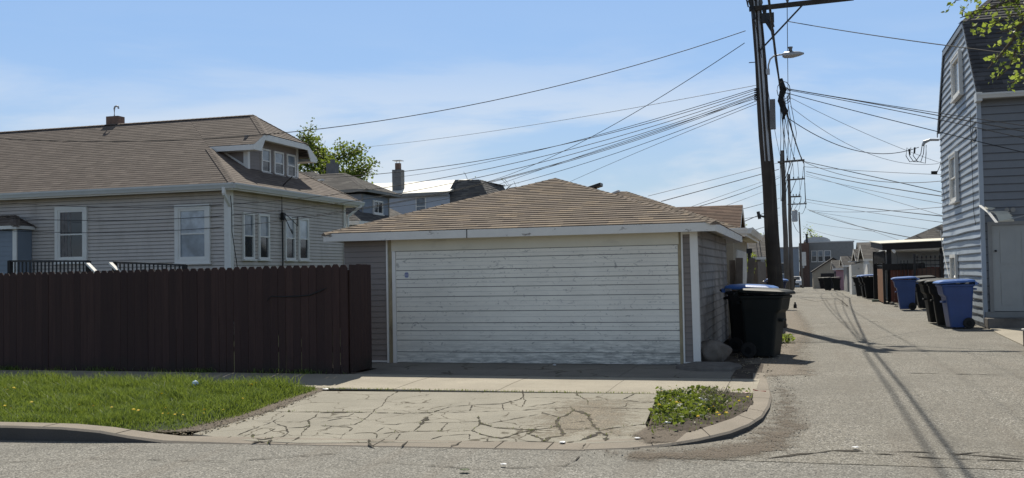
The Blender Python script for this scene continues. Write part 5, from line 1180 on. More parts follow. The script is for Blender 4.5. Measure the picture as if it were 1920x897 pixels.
mb = MB(); mb.box(4.42, 4.56, 21.4, 21.54, 0, .32); mb.box(4.40, 4.58, 21.38, 21.56, .32, .345, 1); x, y = onG(1919, 650); o = mb.build('pipe_bollard', [m_black, m_white]); tag(o, 'short black post with white top at the right edge on the concrete pad', 'post')
o.location = (x-4.49+.08, y-21.47, 0)

# ================================================================== RED FENCE, IRON GATE AND CARPORT
cp = thing('carport', 'dark carport roof with cream edge above the redwood fence', 'carport', (6, 50, 0))
mb = MB(); mb.hexa([(3.35, 46, 2.30), (9.5, 46, 2.46), (9.5, 53.5, 2.75), (3.35, 53.5, 2.60), (3.35, 46, 2.58), (9.5, 46, 2.74), (9.5, 53.5, 3.0), (3.35, 53.5, 2.86)]); mb.build('roof_deck', m_dkwood, cp)
mb = MB(); mb.hexa([(3.28, 45.93, 2.585), (9.6, 45.93, 2.745), (9.6, 53.6, 3.005), (3.28, 53.6, 2.865), (3.28, 45.93, 2.615), (9.6, 45.93, 2.775), (9.6, 53.6, 3.03), (3.28, 53.6, 2.89)]); mb.build('roof_edge', m_cream, cp)
for x, y in ((3.62, 46.2), (5.75, 46.2), (3.5, 53.2)): MB().box(x-.09, x+.09, y-.09, y+.09, 0, 2.35).build('post', m_dkwood, cp)
mb = MB()
for y in np.arange(46.6, 53, .55): mb.box(3.45, 3.5, y, y+.18, 1.75, 2.3)
mb.build('lattice', m_dkwood, cp)
MB().box(3.9, 9, 52, 52.1, 0, 2.3).build('back_wall', m_palewall, cp)
rf_ = thing('wooden_fence', 'redwood fence with orange end panel beside the blue bin', 'fence', (4, 46, 0))
mb = MB(); x = 3.62
while x < 8: mb.box(x, x+.14, 45.70, 45.72, .05, 1.55+random.uniform(-.01, .01)); x += .146
mb.build('board_panel', m_redfence, rf_)
mb = MB(); y = 45.75
while y < 49.2: mb.box(3.34, 3.36, y, y+.17, .05, 1.5); y += .176
o = mb.build('board_panel', m_orangewood, rf_); o['label'] = 'orange brown side panel facing the alley'
for x, y in ((3.36, 45.7), (4.9, 45.66), (6.6, 45.66)): MB().box(x-.05, x+.05, y-.05, y+.05, 0, 1.75).build('post', m_dkwood, rf_)
MB().box(3.3, 5.0, 45.62, 45.69, 1.45, 1.72).build('rail', m_dkwood, rf_)
ig = thing('iron_gate', 'black wrought iron gate with pointed finials in front of the redwood fence', 'gate', (5, 44, 0))
for i, x in enumerate(np.arange(4.62, 6.9, .17)): mb = MB(); mb.tube([(x, 44.8, .1), (x, 44.8, 1.98)], .013, 5); mb.tube([(x, 44.8, 1.92), (x, 44.8, 1.97), (x, 44.8, 2.05)], [.014, .045, .004], 6); mb.build('bar', m_black, ig)
for z in (.25, 1.62, 1.80): MB().box(4.5, 6.95, 44.78, 44.82, z, z+.04).build('rail', m_black, ig)
for x in (4.5, 5.55): MB().box(x-.045, x+.045, 44.75, 44.85, 0, 2.1).build('post', m_black, ig)
MB().box(4.6, 6.9, 44.9, 44.92, .2, 1.5).build('backing_panel', m_dkbrick, ig)
mb = MB(); mb.tube([(3.9, 45.6, 1.6), (3.9, 45.6, 2.05), (3.84, 45.6, 2.2)], .012, 5); mb.loft([rrect(3.80, 45.6, .03, .03, .01, 2.16), rrect(3.78, 45.6, .07, .05, .02, 2.24), rrect(3.74, 45.6, .06, .04, .02, 2.32)], 1); tag(mb.build('garden_light', [m_black, m_white]), 'white headed light on a bent stem above the redwood fence', 'lamp')
for k, x in enumerate((4.02, 4.14, 4.28)): mb = MB(); mb.tube([(x, 45.5, .9), (x+.02, 45.5, 1.85)], .018, 5); tag(mb.build('black_stake', m_black), 'thin black stake standing before the redwood fence', 'stake', 'black stakes before the redwood fence')
bf = thing('iron_fence', 'dark iron fence panel behind the two blue lidded bins', 'fence', (3.5, 52, 0)); mb = MB()
for y in np.arange(50, 56.6, .13): mb.box(3.62, 3.65, y, y+.03, 0, 1.75)
mb.box(3.61, 3.66, 50, 56.6, 1.62, 1.68); mb.build('bar_panel', m_black, bf); MB().box(3.68, 3.70, 50, 56.6, .05, 1.6).build('backing_panel', m_dkwood, bf)
x, y = onG(1646, 566); mb = MB(); mb.box(x-.25, x+.3, y-.2, y+.2, 0, .09); tag(mb.build('green_debris', plain('faded_green', (.12, .16, .13), .8)), 'flat green debris on the ground before the iron fence', 'debris')
crumple('rubble_piece', 1672, 572, .22, 'pale rubble piece at the foot of the redwood fence', m_slab, flat=.5, cat='rubble')
crumple('rubble_piece', 1681, 577, .18, 'small pale rubble piece beside the bright blue bin', m_conc, flat=.4, cat='rubble')
x, y = onG(1491, 578); mb = MB(); mb.tube([(x, y, 0), (x, y, .14), (x, y, .17), (x, y, .24)], [.07, .065, .035, .03], 10); tag(mb.build('dark_bottle', m_black), 'small dark bottle standing in the alley right of the near green bin', 'bottle')

# ================================================================== RIGHT SIDE GARAGES
simple_garage('pale garage with hip shingle roof behind the carport', 4.6, 11, 54.5, 61, 2.5, 1.5, 'hip', m_palewall, m_roof3)
g = simple_garage('second pale garage with dark hip roof and white vent behind the iron gate', 6.6, 13.5, 60, 67, 3.05, 1.35, 'hip', m_palewall, m_roof3)
vent(g.children[0] if g.children else g, (8.2, 60.9, 3.75), .3, .2, m_galv, m_white)
simple_garage('white garage with low gable roof past the iron fence', 3.9, 9.5, 64, 70, 2.3, .85, 'gx', m_palewall, m_roof3, doors=[('x', 3.88, 65, 69, 0, 2.0, m_white, 'garage_door')])
simple_garage('tan garage with grey gable roof midway down the right side', 3.9, 9, 73, 79, 2.3, .8, 'gx', m_tanwall, m_roof3, doors=[('x', 3.88, 74, 78, 0, 2.0, m_glassmid, 'garage_door')])
sg = thing('metal_shed', 'narrow pale grey metal shed at the alley edge', 'shed', (3.5, 76, -.3)); mb = MB(); mb.hexa([(3.15, 70.5, -.4), (4.0, 70.5, -.4), (4.0, 74, -.4), (3.15, 74, -.4), (3.15, 70.5, 1.75), (4.0, 70.5, 1.95), (4.0, 74, 1.95), (3.15, 74, 1.75)]); mb.build('wall', m_palewall, sg); MB().box(3.1, 4.1, 70.4, 74.1, 1.96, 2.02).build('roof', m_galv, sg)
for k, (y, z) in enumerate(((70.42, 1.5), (70.42, 1.0), (70.42, .5))): MB().tube([(3.6, y, z), (3.6, y-.06, z)], .07, 8).build('lamp', m_galv, sg)
simple_garage('faded pink garage beyond the narrow metal shed', 3.1, 8, 100, 106, 2.1, .7, 'gx', m_pink, m_roof3, doors=[('x', 3.08, 101, 105, 0, 1.8, m_dkwood, 'garage_door')])
simple_garage('weathered garage with sagging roof before the pink garage', 3.5, 8.5, 86, 93, 2.2, .7, 'gx', m_greywall, m_roof3)
far = simple_garage('far garage with dark trimmed peak and round vent facing the camera', 1.15, 5.6, 118, 125, 1.98, 1.45, 'gy', m_tanwall, m_roof3, m_dkwood, ov=.2, doors=[('y', 118, 2.0, 4.4, 0, 1.75, m_dkwood, 'garage_door')])
mb = MB(); zb = gz(121.5); mb.tube([(3.4, 117.99, zb+2.55), (3.4, 117.94, zb+2.55)], .27, 16); mb.build('round_vent', m_dkwood, far)
# building across the end of the alley
eb = thing('brick_building', 'flat roofed two storey grey building across the end of the alley', 'building', (4, 160, -1.2))
MB().box(1.05, 7.2, 152, 164, -1.3, 5.25).build('wall', m_greywall, eb); MB().box(.98, 7.3, 151.9, 164.1, 5.252, 5.42).build('roof_edge', m_palewall, eb)
for a, b in ((1.3, 2.1), (2.2, 3.0), (3.1, 4.05)): window(eb, 'y', 152, a, b, 2.45, 4.1, -1, m_glassmid, m_glass, .09, depth=.1)
mb = MB(); mb.loft([[(2.2+1.9*math.cos(R(a)) if i < 99 else 0, y, 5.42+.75*math.sin(R(a))) for i, a in enumerate(range(0, 181, 20))] for y in (153, 160)]); mb.build('roof_dome', m_galv, eb)
b2 = thing('dark_building', 'dark narrow brick building at the alley end behind the light pole', 'building', (0, 150, -1.2)); MB().box(-.35, 1.0, 148.5, 158, -1.3, 5.15).build('wall', m_dkbrick, b2); mb = MB(); mb.tube([(.75, 150, 5.15), (.75, 150, 6.3), (.75, 150, 6.5)], [.16, .16, .24], 8); mb.build('flue', m_black, b2); MB().box(-.2, .3, 148.44, 148.499, 1.6, 2.9).build('panel', m_palewall, b2)
b3 = thing('low_building', 'long low dark building left of the alley end', 'building', (-8, 150, -1.2)); MB().box(-16, -.4, 146.5, 156, -1.3, 4.4).build('wall', m_bluedk, b3); MB().box(-16.1, -.38, 146.4, 156.1, 4.402, 4.6).build('roof_edge', m_greywall, b3)
for a in (-3.2, -6, -9): window(b3, 'y', 146.5, a, a+1.6, .8, 2.4, -1, m_glass, m_glass, .08, sashes=False)
b4 = thing('brown_building', 'brown roofed building right of the far grey building', 'building', (14, 160, -1)); MB().box(8.5, 24, 158, 170, -1.3, 3.2).build('wall', m_dkbrick, b4); mb = MB(); roofplane(mb, [(8.2, 157.7, 3.2), (24.3, 157.7, 3.2), (24.3, 164, 5.4), (8.2, 164, 5.4)], (1, 0, 0), .3); roofplane(mb, [(8.2, 170.3, 3.2), (24.3, 170.3, 3.2), (24.3, 164, 5.4), (8.2, 164, 5.4)], (1, 0, 0), .3); mb.build('roof', m_roof3, b4)
# distant streetscape closing the horizon on both sides
for k in range(9):
    x = -60-k*13+random.uniform(-2, 2); 
    if x > -40: continue
    simple_garage(['pale', 'tan', 'grey', 'brown', 'white', 'slate', 'buff', 'dusty', 'plain'][k]+' walled distant house beyond the left yards, number %s from the tan house' % ['one', 'two', 'three', 'four', 'five', 'six', 'seven', 'eight', 'nine'][k], x, x+9, 60, 70, 5, 2.4, 'gx', random.choice([m_palewall, m_tanwall, m_greywall]), m_roof3, name='distant_house')

# white car
def car(x, y, label):
    r = thing('parked_car', label, 'car', (x, y, gz(y))); z = gz(y)
    prof = [(-2.1, .35), (-2.15, .75), (-2.05, .95), (-1.2, 1.02), (-.55, 1.45), (1.2, 1.5), (1.95, 1.08), (2.12, .9), (2.12, .35)]
    rings = []
    for xx, s in ((-.86, 0), (-.8, 1), (.8, 1), (.86, 0)):
        rings.append([(x+xx*(1 if py < 1.1 else .80), y+px*(1 if s else .985), z+(py if s else .35+(py-.35)*.97)) for px, py in prof])
    b = MB(); b.loft(rings); b.build('body', m_car, r)
    w = MB(); w.hexa([(x-.62, y-1.18, z+1.05), (x+.62, y-1.18, z+1.05), (x+.62, y-.60, z+1.42), (x-.62, y-.60, z+1.42), (x-.62, y-1.22, z+1.07), (x+.62, y-1.22, z+1.07), (x+.58, y-.64, z+1.45), (x-.58, y-.64, z+1.45)]); w.build('windscreen', m_glass, r)
    for s in (-1, 1):
        MB().box(x+s*.62-.12, x+s*.62+.12, y-2.18, y-2.1, z+.62, z+.78).build('headlight', m_glasslt, r)
        for yy in (-1.35, 1.35): MB().tube([(x+s*.72, y+yy, z+.32), (x+s*.88, y+yy, z+.32)], .32, 14).build('wheel', m_rubber, r)
    MB().box(x-.5, x+.5, y-2.19, y-2.14, z+.38, z+.6).build('grille', m_black, r)
car(-.95, 140, 'white car parked at the far left end of the alley')

# ================================================================== UTILITY POLES
def pole(name, label, bx, by, tx, tz, r0, r1, mat, arms, group='utility poles along the alley'):
    r = thing(name, label, 'utility pole', (bx, by, gz(by)), group); z0 = gz(by)-.3; n = 14; mb = MB()
    mb.tube([(bx+(tx-bx)*i/n+.012*math.sin(i*1.3), by, z0+(tz-z0)*i/n) for i in range(n+1)], [r0+(r1-r0)*i/n for i in range(n+1)], 14); mb.build('pole_shaft', mat, r, smooth=True)
    for (xa, xb, z, dz) in arms:
        ar = MB().beam((xa, by-.2, z), (xb, by-.2, z+dz), .10, .12).build('crossarm', mat, r)
        for k in range(4):
            t = .12+.76*k/3; x = xa+(xb-xa)*t; zz = z+dz*t+.06; MB().tube([(x, by-.2, zz), (x, by-.2, zz+.08), (x, by-.2, zz+.16)], [.02, .045, .03], 8).build('insulator', m_chgrey, ar)
        MB().beam((xa+(xb-xa)*.52, by-.26, z+dz*.5-.05), (tx+.1, by-.22, z-1.15), .04, .04).build('brace', m_black, r)
    return r
def lx(z): return -.64+(z)*(-.38/9.0)
p1 = pole('utility_pole', 'thick dark leaning utility pole with street lamp beside the bins', -.64, 28, lx(9.35), 9.35, .215, .14, m_pole, [(-1.2, 1.50, 8.66, .06)])
mb = MB()
for x, z in ((-1.17, 8.75), (-1.1, 8.5), (-.8, 8.45), (-.62, 8.25)): mb.tube([(x, 27.75, z+.25), (x, 27.75, z+.12), (x+.02, 27.75, z), (x+.03, 27.75, z-.14)], [.02, .06, .035, .05], 8)
mb.box(-.88, -.55, 27.72, 27.86, 8.25, 8.5); mb.tube([(-.75, 27.75, 8.3), (-.60, 27.72, 8.0), (-.58, 27.72, 7.75)], [.06, .05, .03], 8); mb.build('cutout', m_black, p1)
for dx, r_ in ((.05, .035), (-.05, .022)):
    mb = MB(); mb.tube([(lx(z)+dx, 27.85+.0*z, z) for z in (4.5, 6, 7.5, 9, 9.3)], r_, 6); mb.build('conduit', m_galv, p1)
mb = MB(); mb.box(-.73, -.58, 27.70, 27.86, 5.35, 6.15); mb.build('junction_box', m_chgrey, p1)
mb = MB()
for k in range(7): mb.tube([(lx(6.3)-.12, 27.9, 6.5-.05*k), (lx(6.3)-.22, 27.85, 6.48-.05*k)], [.03, .015], 6)
mb.build('wire_clamp', m_black, p1)
mb = MB(); mb.tube([(lx(3)-.18, 27.9, 3.0), (lx(3)-.34, 27.9, 3.05)], .03, 6); mb.tube([(lx(3)-.30, 27.9, 2.95), (lx(3)-.34, 27.9, 3.15)], .05, 6); mb.build('bracket', m_black, p1)
mb = MB(); mb.tube([(lx(7.3)-.30, 27.9, 7.22), (lx(7.3)-.14, 27.9, 7.22)], .012, 6); mb.build('pole_step', m_black, p1)
for i in range(3):
    mb = MB(); pts = []
    for k in range(13): a = R(k*30+i*40); pts.append((-.35+(.17-.03*i)*math.cos(a)+.03*i, 27.6+.05*i, 6.35+(.24-.05*i)*math.sin(a)-.10*i))
    mb.tube(pts, .010, 5, cap=False); mb.build('cable_coil', m_wire, p1)
mb = MB(); mb.tube([(-.42, 27.8, 6.7), (-.36, 27.78, 6.4), (-.45, 27.8, 6.1), (-.33, 27.76, 5.8), (-.38, 27.8, 5.6)], [.05, .09, .07, .09, .03], 8); mb.build('splice_bundle', m_wire, p1)
# slack wires hanging down the pole side
mb = MB()
for k in range(5):
    a = -.45+.06*k; mb.tube([(a, 27.7, 6.2), (a+.04*k, 27.7, 5.2), (a+.02*(k-2), 27.7, 4.4), (-.50+.02*k, 27.75, 3.4)], .008, 5)
mb.tube([(-1.05, 27.75, 8.3), (-.98, 27.75, 7.8), (-.9, 27.75, 7.3)], .010, 5); mb.tube([(-.62, 27.72, 8.1), (-.55, 27.72, 7.2), (-.45, 27.75, 6.5)], .010, 5)
mb.build('drop_wire', m_wire, p1)
sl_ = thing('street_lamp', 'grey cobra head street lamp on a curved arm fixed to the dark pole', 'street lamp', (-.6, 27.9, 7.0))
mb = MB(); mb.tube([(-.74, 27.85, 6.95), (-.73, 27.8, 7.1), (-.68, 27.75, 7.24), (-.58, 27.7, 7.31), (-.45, 27.7, 7.33), (-.33, 27.7, 7.33)], .022, 8); mb.box(-.80, -.70, 27.80, 27.9, 6.85, 7.0); mb.build('arm', m_galv, sl_)
mb = MB(); mb.loft([rrect(-.34, 27.7, .02, .05, .01, 7.33-.04)] and [[(x, 27.7+w*math.cos(R(a)), 7.31+h*math.sin(R(a))+o_) for a in range(0, 360, 30)] for x, w, h, o_ in ((-.36, .05, .05, .0), (-.30, .11, .085, .0), (-.1, .13, .09, .0), (.08, .11, .06, .01), (.20, .03, .02, .01))]); hd = mb.build('lamp_head', m_galv, sl_, smooth=True)
MB().tube([(-.15, 27.7, 7.40), (-.15, 27.7, 7.45), (-.15, 27.7, 7.52)], [.06, .045, .07], 10).build('photocell', m_chgrey, hd)
p2 = pole('utility_pole', 'second utility pole up the alley, just right of the big dark pole', -.92, 65, -1.0, 9.0, .17, .13, m_polefar, [(-1.3, .32, 8.25, .06)])
p3 = pole('utility_pole', 'third utility pole up the alley with two crossarms', -.90, 86, -.85, 9.4, .17, .12, m_polefar, [(-1.05, .42, 8.9, .05), (-.9, .05, 7.5, .0)])
p4 = pole('utility_pole', 'fourth utility pole up the alley carrying a grey transformer', -1.0, 110, -1.1, 8.8, .17, .12, m_polefar, [(-1.3, .65, 8.35, .02)])
MB().tube([(-.60, 109.7, 6.5), (-.60, 109.7, 6.55), (-.60, 109.7, 7.65), (-.60, 109.7, 7.75)], [.2, .3, .3, .2], 12).build('transformer', m_galv, p4)
p5 = pole('light_pole', 'thin bare pole with small boxes near the alley end', .02, 130, -.18, 8.6, .13, .09, m_polefar, [], 'utility poles along the alley')
mb = MB(); mb.box(.0, .5, 129.7, 129.85, 1.9, 3.6); mb.build('meter_box', m_palewall, p5)
mb = MB(); mb.tube([(7.9, 148, -1), (7.9, 148, 4.6), (8.15, 148, 4.75)], .07, 6); tag(mb.build('far_lamp_post', m_black), 'thin dark lamp post right of the far grey building', 'lamp post')
# ------------------------------------------------------------------ wires
def wire(a, b, mid=None, sag=.3, r=.011, mat=None, label='', group='overhead wires', n=28, name='overhead_wire'):
    """a cable between two real points; mid = a photo point the sag was measured at"""
    a, b = Vector(a), Vector(b)
    if mid:
        best = None
        for i in range(5, 96):
            p = a.lerp(b, i/100); v = np.array(p)-CP; k = v@Dv; x = 960+FPX*(v@Rv)/k
            if best is None or abs(x-mid[0]) < best[0]: best = (abs(x-mid[0]), i/100, 448.5-FPX*(v@Uv)/k, k)
        _, t, yy, k = best; sag = (mid[1]-yy)/FPX*k/(4*t*(1-t)); sag = max(-.05, min(sag, 3))
    pts = [a.lerp(b, i/n)-Vector((0, 0, sag*4*(i/n)*(1-i/n))) for i in range(n+1)]
    return tag(MB().tube(pts, r*.8, 5).build(name, mat or m_wire), label, 'wire', group)
P = atY
def pp(z, dx=-.14): return (lx(z)+dx, 27.95, z)
LW = 'wires running left from the big pole'
wire(P(1398, 58, 28), P(-60, 256, 23), (900, 193), r=.014, label='topmost heavy wire crossing the sky to the far left over the tan roof', group=LW)
wire(P(1396, 81, 28), P(893, 347, 50), (1190, 213), r=.013, label='heavy wire dropping steeply from the big pole to the dark mansard house', group=LW)
wire(pp(6.60), P(640, 280, 48), (1000, 235), r=.010, mat=m_wirel, label='faint grey wire passing just above the tree behind the tan house', group=LW)
wire(pp(6.52), P(740, 333, 49), (1150, 245), r=.012, label='wire from the big pole ending at the chimney of the pale house', group=LW)
wire(pp(6.48), (-15.15, 27.8, 4.62), (1100, 262), r=.012, label='service wire from the big pole to the roof edge mast of the tan house', group=LW)
wire(pp(6.42), P(-60, 374, 23.5), (850, 330), r=.011, label='upper one of the three thin wires crossing the tan house wall', group=LW)
wire(pp(6.36), P(-60, 404, 23.5), (990, 312), r=.011, label='middle one of the three thin wires crossing the tan house wall', group=LW)
wire(pp(6.30), P(-60, 428, 23.5), (990, 325), r=.010, label='lowest one of the three thin wires crossing the tan house wall', group=LW)
wire(pp(6.34), (-15.3, 28.2, 3.45), (900, 345), r=.012, label='wire from the big pole to the meter mast on the tan side wall', group=LW)
wire(pp(6.25), P(925, 350, 50), (1150, 270), r=.012, label='wire ending at the right corner of the dark mansard roof', group=LW)
wire(pp(6.18), P(700, 392, 42.5), (1100, 305), r=.011, label='lowest wire of the bundle, ending at the slate dormer', group=LW)
wire(pp(6.10), P(1060, 345, 45), (1250, 262), r=.010, mat=m_wirel, label='faint wire vanishing behind the peak of the near garage', group=LW)
RW = 'wires running right from the big pole'
wire(P(1475, 40, 28), P(2050, 118, 20), (1640, 67), r=.014, label='topmost heavy wire running right across the gambrel roof', group=RW)
wire(P(1468, 165, 27.7), P(2000, 247, 22), (1700, 203), r=.010, label='upper thin wire crossing the grey gable wall', group=RW)
wire(P(1470, 166, 27.7), P(2000, 262, 22), (1700, 206), r=.013, label='heavier wire crossing the grey gable wall at its middle', group=RW)
wire(P(1470, 168, 27.7), P(2000, 278, 22), (1700, 212), r=.011, label='thin wire just below the heavy one on the grey gable wall', group=RW)
wire(P(1472, 174, 27.7), P(2000, 305, 24), (1640, 218), r=.012, label='wire sloping down to the right across the lower grey gable wall', group=RW)
wire(P(1475, 180, 27.7), P(1764, 306, 35.3), (1600, 240), r=.008, mat=m_wirel, label='faint wire ending at the small black security light', group=RW)
wire(P(1478, 222, 27.7), (3.80, 35.42, 5.52), (1620, 286), r=.014, label='deeply sagging service wire ending at the drip loops', group=RW)
wire(P(1482, 200, 27.7), P(1760, 307, 35.4), (1600, 277), r=.008, mat=m_wirel, label='thin sagging wire just below the service wire to the drip loops', group=RW)
FW = 'wires running right from the farther poles'
for (a, b, m, r_, lab) in [((1507, 303), (1772, 362), (1640, 332), .022, 'heavy wire from the second pole falling right towards the grey wall'), ((1510, 305), (1772, 339), (1600, 333), .018, 'wire from the second pole levelling out before the grey wall'),
      ((1512, 322), (1772, 369), (1640, 348), .026, 'boldest wire from the third pole crossing to the grey wall'), ((1508, 313), (1772, 328), (1640, 322), .014, 'faint upper wire from the second pole'), ((1510, 330), (1772, 383), (1640, 359), .015, 'thin wire below the boldest one from the third pole'),
      ((1511, 326), (1772, 406), (1640, 366), .014, 'thin wire slanting down across the others from the third pole'), ((1512, 374), (1772, 406), (1640, 392), .024, 'upper wire from the fourth pole'), ((1512, 379), (1772, 418), (1640, 400), .016, 'middle wire from the fourth pole'),
      ((1515, 394), (1772, 388), (1640, 397), .016, 'nearly level wire from the fourth pole rising to the grey wall'), ((1518, 395), (1720, 448), (1640, 432), .026, 'bold wire from the fourth pole falling to the dark hip roof'), ((1518, 396), (1766, 434), (1640, 415), .014, 'thin wire from the fourth pole to the far corner of the grey house'),
      ((1512, 416), (1640, 434), (1570, 426), .014, 'short faint wire near the far grey building'), ((1505, 424), (1680, 455), (1570, 444), .014, 'lowest faint wire above the far grey building'), ((1512, 392), (1690, 452), (1600, 421), .014, 'thin wire beside the bold one falling to the dark hip roof')]:
    Ya = 65 if 'second' in lab else 86 if 'third' in lab else 110; wire(P(*a, Ya), P(*b, 55 if b[0] > 1750 else 64), m, r=r_*1.25, mat=m_wire if r_ > .02 else m_wirel, label=lab, group=FW)
FL = 'wires running left from the farther poles'
for (a, b, m, r_, lab) in [((1462, 305), (1215, 368), (1380, 326), .014, 'faint upper wire from the second pole to behind the garage roof'), ((1460, 318), (1240, 378), (1380, 340), .022, 'wire from the second pole just above the second garage peak'), ((1462, 330), (1285, 392), (1390, 355), .014, 'thin wire from the third pole to the brown gable roof'),
      ((1462, 333), (1290, 393), (1380, 366), .020, 'heavier wire from the third pole to the brown gable roof'), ((1462, 345), (1340, 393), (1400, 372), .014, 'short wire ending behind the brown gable roof'), ((1462, 372), (1360, 400), (1420, 385), .018, 'lower wire from the fourth pole to the brown gable roof'), ((1462, 390), (1397, 415), (1430, 400), .022, 'short wire beside the brown gable, upper one of two'), ((1462, 404), (1397, 410), (1430, 405), .014, 'nearly level short wire beside the brown gable'),
      ((1462, 418), (1399, 437), (1430, 427), .018, 'short wire beside the brown gable, lowest one')]:
    Ya = 65 if 'second' in lab else 86 if 'third' in lab else 110; wire(P(*a, Ya), P(*b, 48), m, r=r_*1.2, mat=m_wire if r_ > .017 else m_wirel, label=lab, group=FL)
# lines along the alley; the near span passes overhead towards the street and throws the long shadows on the asphalt
AL = 'lines running the length of the alley'
S1 = (-.44, 27.7, 6.45)
def span(x0, z0, x1, z1, r, lab, y0=28, y1=65, sag=.5, mat=None): wire((x0, y0-.2, z0), (x1, y1-.2, z1), sag=sag, r=r, label=lab, group=AL, mat=mat)
wire(S1, (-.42, -14, 6.9), sag=.35, r=.030, label='thick black cable passing overhead from the dark pole towards the street', group=AL)
wire((-1.22, 27.75, 8.72), (-1.22, -14, 8.9), sag=.3, r=.026, label='cable passing overhead from the left tip of the crossarm towards the street', group=AL)
span(-.44, 6.45, .28, 8.1, .034, 'thick lashed cable from the dark pole up to the second pole', sag=.25)
span(-.42, 6.2, -.1, 8.3, .016, 'thin line from the dark pole to the middle of the second crossarm', sag=.6)
span(-.45, 6.0, -.5, 8.3, .014, 'thin line from the dark pole to the left of the second crossarm', sag=.7)
span(-.40, 6.1, -.9, 7.2, .014, 'slack thin line from the dark pole to the shaft of the second pole', sag=.6)
for k, x in enumerate((-1.05, -.2, .55, 1.35)):
    labs = ('leftmost', 'second', 'third', 'rightmost')
    wire((x, 27.8, 8.9), (x+.15, -14, 9.3), sag=.25, r=.006, label='%s crossarm line running from the dark pole out over the street' % labs[k], group=AL)
    if x < .4: wire((x, 27.8, 8.9), (-1.1+.45*k, 64.8, 8.5), sag=.5, r=.014, label='%s crossarm line between the dark pole and the second pole' % labs[k], group=AL)
for k, (xa, za, xb, zb, r_) in enumerate(((.28, 8.2, .38, 8.85, .03), (.28, 8.0, .40, 7.0, .025), (-.1, 8.3, 0, 8.9, .018), (-.4, 8.3, -.4, 8.9, .018), (-1.2, 8.3, -1.0, 8.9, .018), (.25, 7.9, -.2, 7.5, .016))):
    span(xa, za, xb, zb, r_, '%s line between the second and third alley poles' % ('lashed', 'lower heavy', 'right thin', 'middle thin', 'left thin', 'slack')[k], 65, 86, .4)
for k, (xa, za, xb, zb, r_) in enumerate(((.38, 8.8, .6, 8.35, .03), (.40, 8.6, .55, 7.9, .03), (0, 8.9, 0, 8.4, .02), (-.9, 8.9, -1.2, 8.4, .02), (.1, 7.5, -.4, 7.7, .02))):
    span(xa, za, xb, zb, r_, '%s line between the third and fourth alley poles' % ('lashed', 'second lashed', 'thin middle', 'thin left', 'slack')[k], 86, 110, .5)
for k, (xa, za, xb, zb, r_) in enumerate(((.6, 8.4, 0, 8.4, .03), (-1.2, 8.4, -.3, 8.3, .02), (-.9, 6.8, -.1, 6.0, .03))):
    span(xa, za, xb, zb, r_, '%s line from the fourth pole to the thin end pole' % ('upper', 'left', 'lower')[k], 110, 130, .4)

# ================================================================== TREES
def branch_tree(name, label, base_, segs, leafspec, mat, seed=1, trunk_r=.25):
    """segs: limbs as lists of points; leaf clumps follow the twigs"""
    rd = random.Random(seed); root = thing(name, label, 'tree', base_); mb = MB(); tw = []
    for pts, r0, r1 in segs:
        n = len(pts); mb.tube(pts, [r0+(r1-r0)*i/(n-1) for i in range(n)], 8)
        for i in range(1, n):
            a, b = Vector(pts[i-1]), Vector(pts[i]); k = max(1, int((b-a).length/leafspec['every']))
            for j in range(k):
                p = a.lerp(b, (j+rd.random())/k); rr = (r0+(r1-r0)*i/n)
                if rr > leafspec['maxr']: continue
                L = leafspec['twig']*rd.uniform(.5, 1.2); d = Vector((rd.gauss(0, 1), rd.gauss(0, 1), rd.gauss(.2, .7))).normalized()
                q = p+d*L; q2 = q+Vector((d.x, d.y, d.z-.35))*L*.4
                mb.tube([p, q, q2], [max(.006, rr*.35), .006*leafspec['s'], .003*leafspec['s']], 4); tw.append((p, q, q2))
    mb.build('trunk', m_bark, root)
    P_ = []
    for p, q, q2 in tw:
        for _ in range(leafspec['n']):
            t = rd.random(); c = p.lerp(q, .3+.7*t) if rd.random() < .6 else q.lerp(q2, t); g_ = leafspec['spread']
            P_.append((c.x+rd.gauss(0, g_), c.y+rd.gauss(0, g_), c.z+rd.gauss(0, g_*.8)))
    l = leaves('crown', np.array(P_), leafspec['size'], mat, .7); l.parent = root; l.matrix_parent_inverse = Matrix.Translation(-root.location)
    return root
def auto_tree(name, label, base_, h, spread, seed, spec, mat, lean=(0, 0), limbs=9, start=.3):
    rd = random.Random(seed); B_ = Vector(base_); top = B_+Vector((lean[0], lean[1], h*.93)); segs = [([tuple(B_), tuple(B_.lerp(top, .5)+Vector((.1*h*.1, 0, 0))), tuple(top)], h*.028, h*.006)]
    for i in range(limbs):
        t = start+(1-start)*(i+.5)/limbs; p = B_.lerp(top, t); a = i*2.4+rd.uniform(-.4, .4); L = spread*(1-.55*abs(t-.55)/.55)*rd.uniform(.75, 1.15)
        e = p+Vector((math.cos(a)*L, math.sin(a)*L, L*rd.uniform(.25, .7))); m = p.lerp(e, .5)+Vector((0, 0, -L*.04)); segs.append(([tuple(p), tuple(m), tuple(e)], h*.011, h*.003))
        for s in range(4):
            u = p.lerp(e, rd.uniform(.35, .95)); aa = a+rd.uniform(-1.2, 1.2); l2 = L*rd.uniform(.25, .5); segs.append(([tuple(u), tuple(u+Vector((math.cos(aa)*l2, math.sin(aa)*l2, l2*rd.uniform(0, .8))))], h*.005, h*.002))
    return branch_tree(name, label, base_, segs, spec, mat, seed)
spec_far = dict(every=.24, maxr=.16, twig=.8, n=36, spread=.24, size=.21, s=2.0)
auto_tree('leafy_tree', 'bright green leafy tree rising behind the tan and slate houses', (-30.2, 60, 0), 10.8, 3.3, 5, spec_far, m_leaf, limbs=16, start=.3)
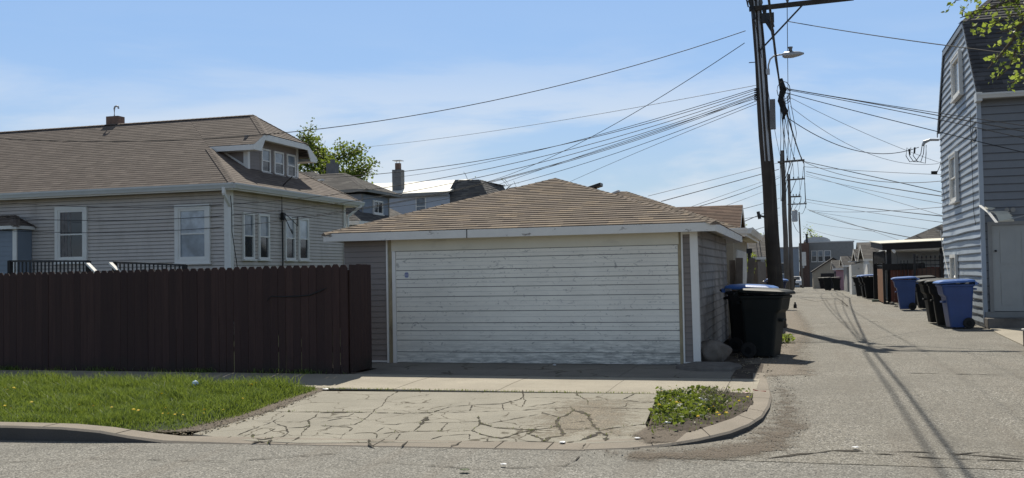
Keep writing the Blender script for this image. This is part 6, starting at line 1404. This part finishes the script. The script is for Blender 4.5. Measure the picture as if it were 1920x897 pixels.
auto_tree('leafy_tree', 'small green tree crown above the yard fence left of the dark pole', (-3.6, 72, 0), 4.3, 1.7, 8, dict(every=.35, maxr=.1, twig=.5, n=9, spread=.14, size=.17, s=2), m_leaf2, limbs=8)
auto_tree('leafy_tree', 'sparse tree top above the dark building at the alley end', (1.9, 172, -1.2), 8.6, 2.6, 12, dict(every=.5, maxr=.2, twig=.9, n=7, spread=.25, size=.3, s=3), m_leaf2, limbs=8)
auto_tree('leafy_tree', 'sparse treetops showing over the bright flat roof', (-22.5, 72, 0), 8.4, 3.0, 15, dict(every=.6, maxr=.12, twig=.9, n=3, spread=.25, size=.16, s=3), m_leaf, limbs=9)
# maple boughs reaching in from the right
def curve(pts): return [tuple(p) for p in pts]
Ym = 16.0
def q(px, py, Y=Ym): return atY(px, py, Y)
segs = [([(6.6, 15.5, 0), (6.5, 15.5, 3), (6.3, 15.6, 6.2), (6.0, 15.8, 9)], .26, .13),
        ([(6.4, 15.5, 5.0), q(2120, -20, 15.8), q(1990, -40), q(1900, 2), q(1845, 18), q(1800, 34)], .07, .006),
        ([q(1990, -40), q(1890, -25), q(1835, -8), q(1790, 2)], .03, .005),
        ([(6.4, 15.5, 4.6), q(2080, 30, 15.7), q(1960, 30, 15.9), q(1915, 45, 16), q(1895, 80, 16), q(1870, 110), q(1852, 130)], .06, .006),
        ([q(1960, 30, 15.9), q(1930, 70, 15.9), q(1905, 95), q(1890, 130), q(1868, 150)], .02, .005),
        ([q(2080, 30, 15.7), q(1990, 120, 15.9), q(1940, 140, 16.1), q(1912, 150, 16.2), q(1895, 156)], .025, .005),
        ([q(1915, 45), q(1890, 58), q(1868, 62)], .012, .004), ([q(2010, 60, 15.8), q(1950, 75, 15.9), q(1925, 100, 16), q(1905, 118, 16)], .02, .005), ([q(1960, 30, 15.9), q(1900, 28, 16), q(1860, 48), q(1835, 62)], .015, .004), ([q(1990, -40), q(1930, -15), q(1880, 8)], .02, .005), ([q(1960, 30, 15.9), q(1925, 8, 16), q(1898, 10)], .012, .004)]
branch_tree('maple_tree', 'maple boughs with fresh green leaves reaching in at the upper right', (6.6, 15.5, 0), segs, dict(every=.065, maxr=.028, twig=.15, n=6, spread=.04, size=.085, s=.8), m_leaf2, 3)
auto_tree('maple_tree', 'tall maple standing beyond the right edge of the photograph', (9.5, 15.2, 0), 9.5, 2.4, 21, dict(every=.3, maxr=.1, twig=.5, n=8, spread=.15, size=.12, s=2), m_leaf2, limbs=9, start=.45) if False else None
# stray roof-top and corner details
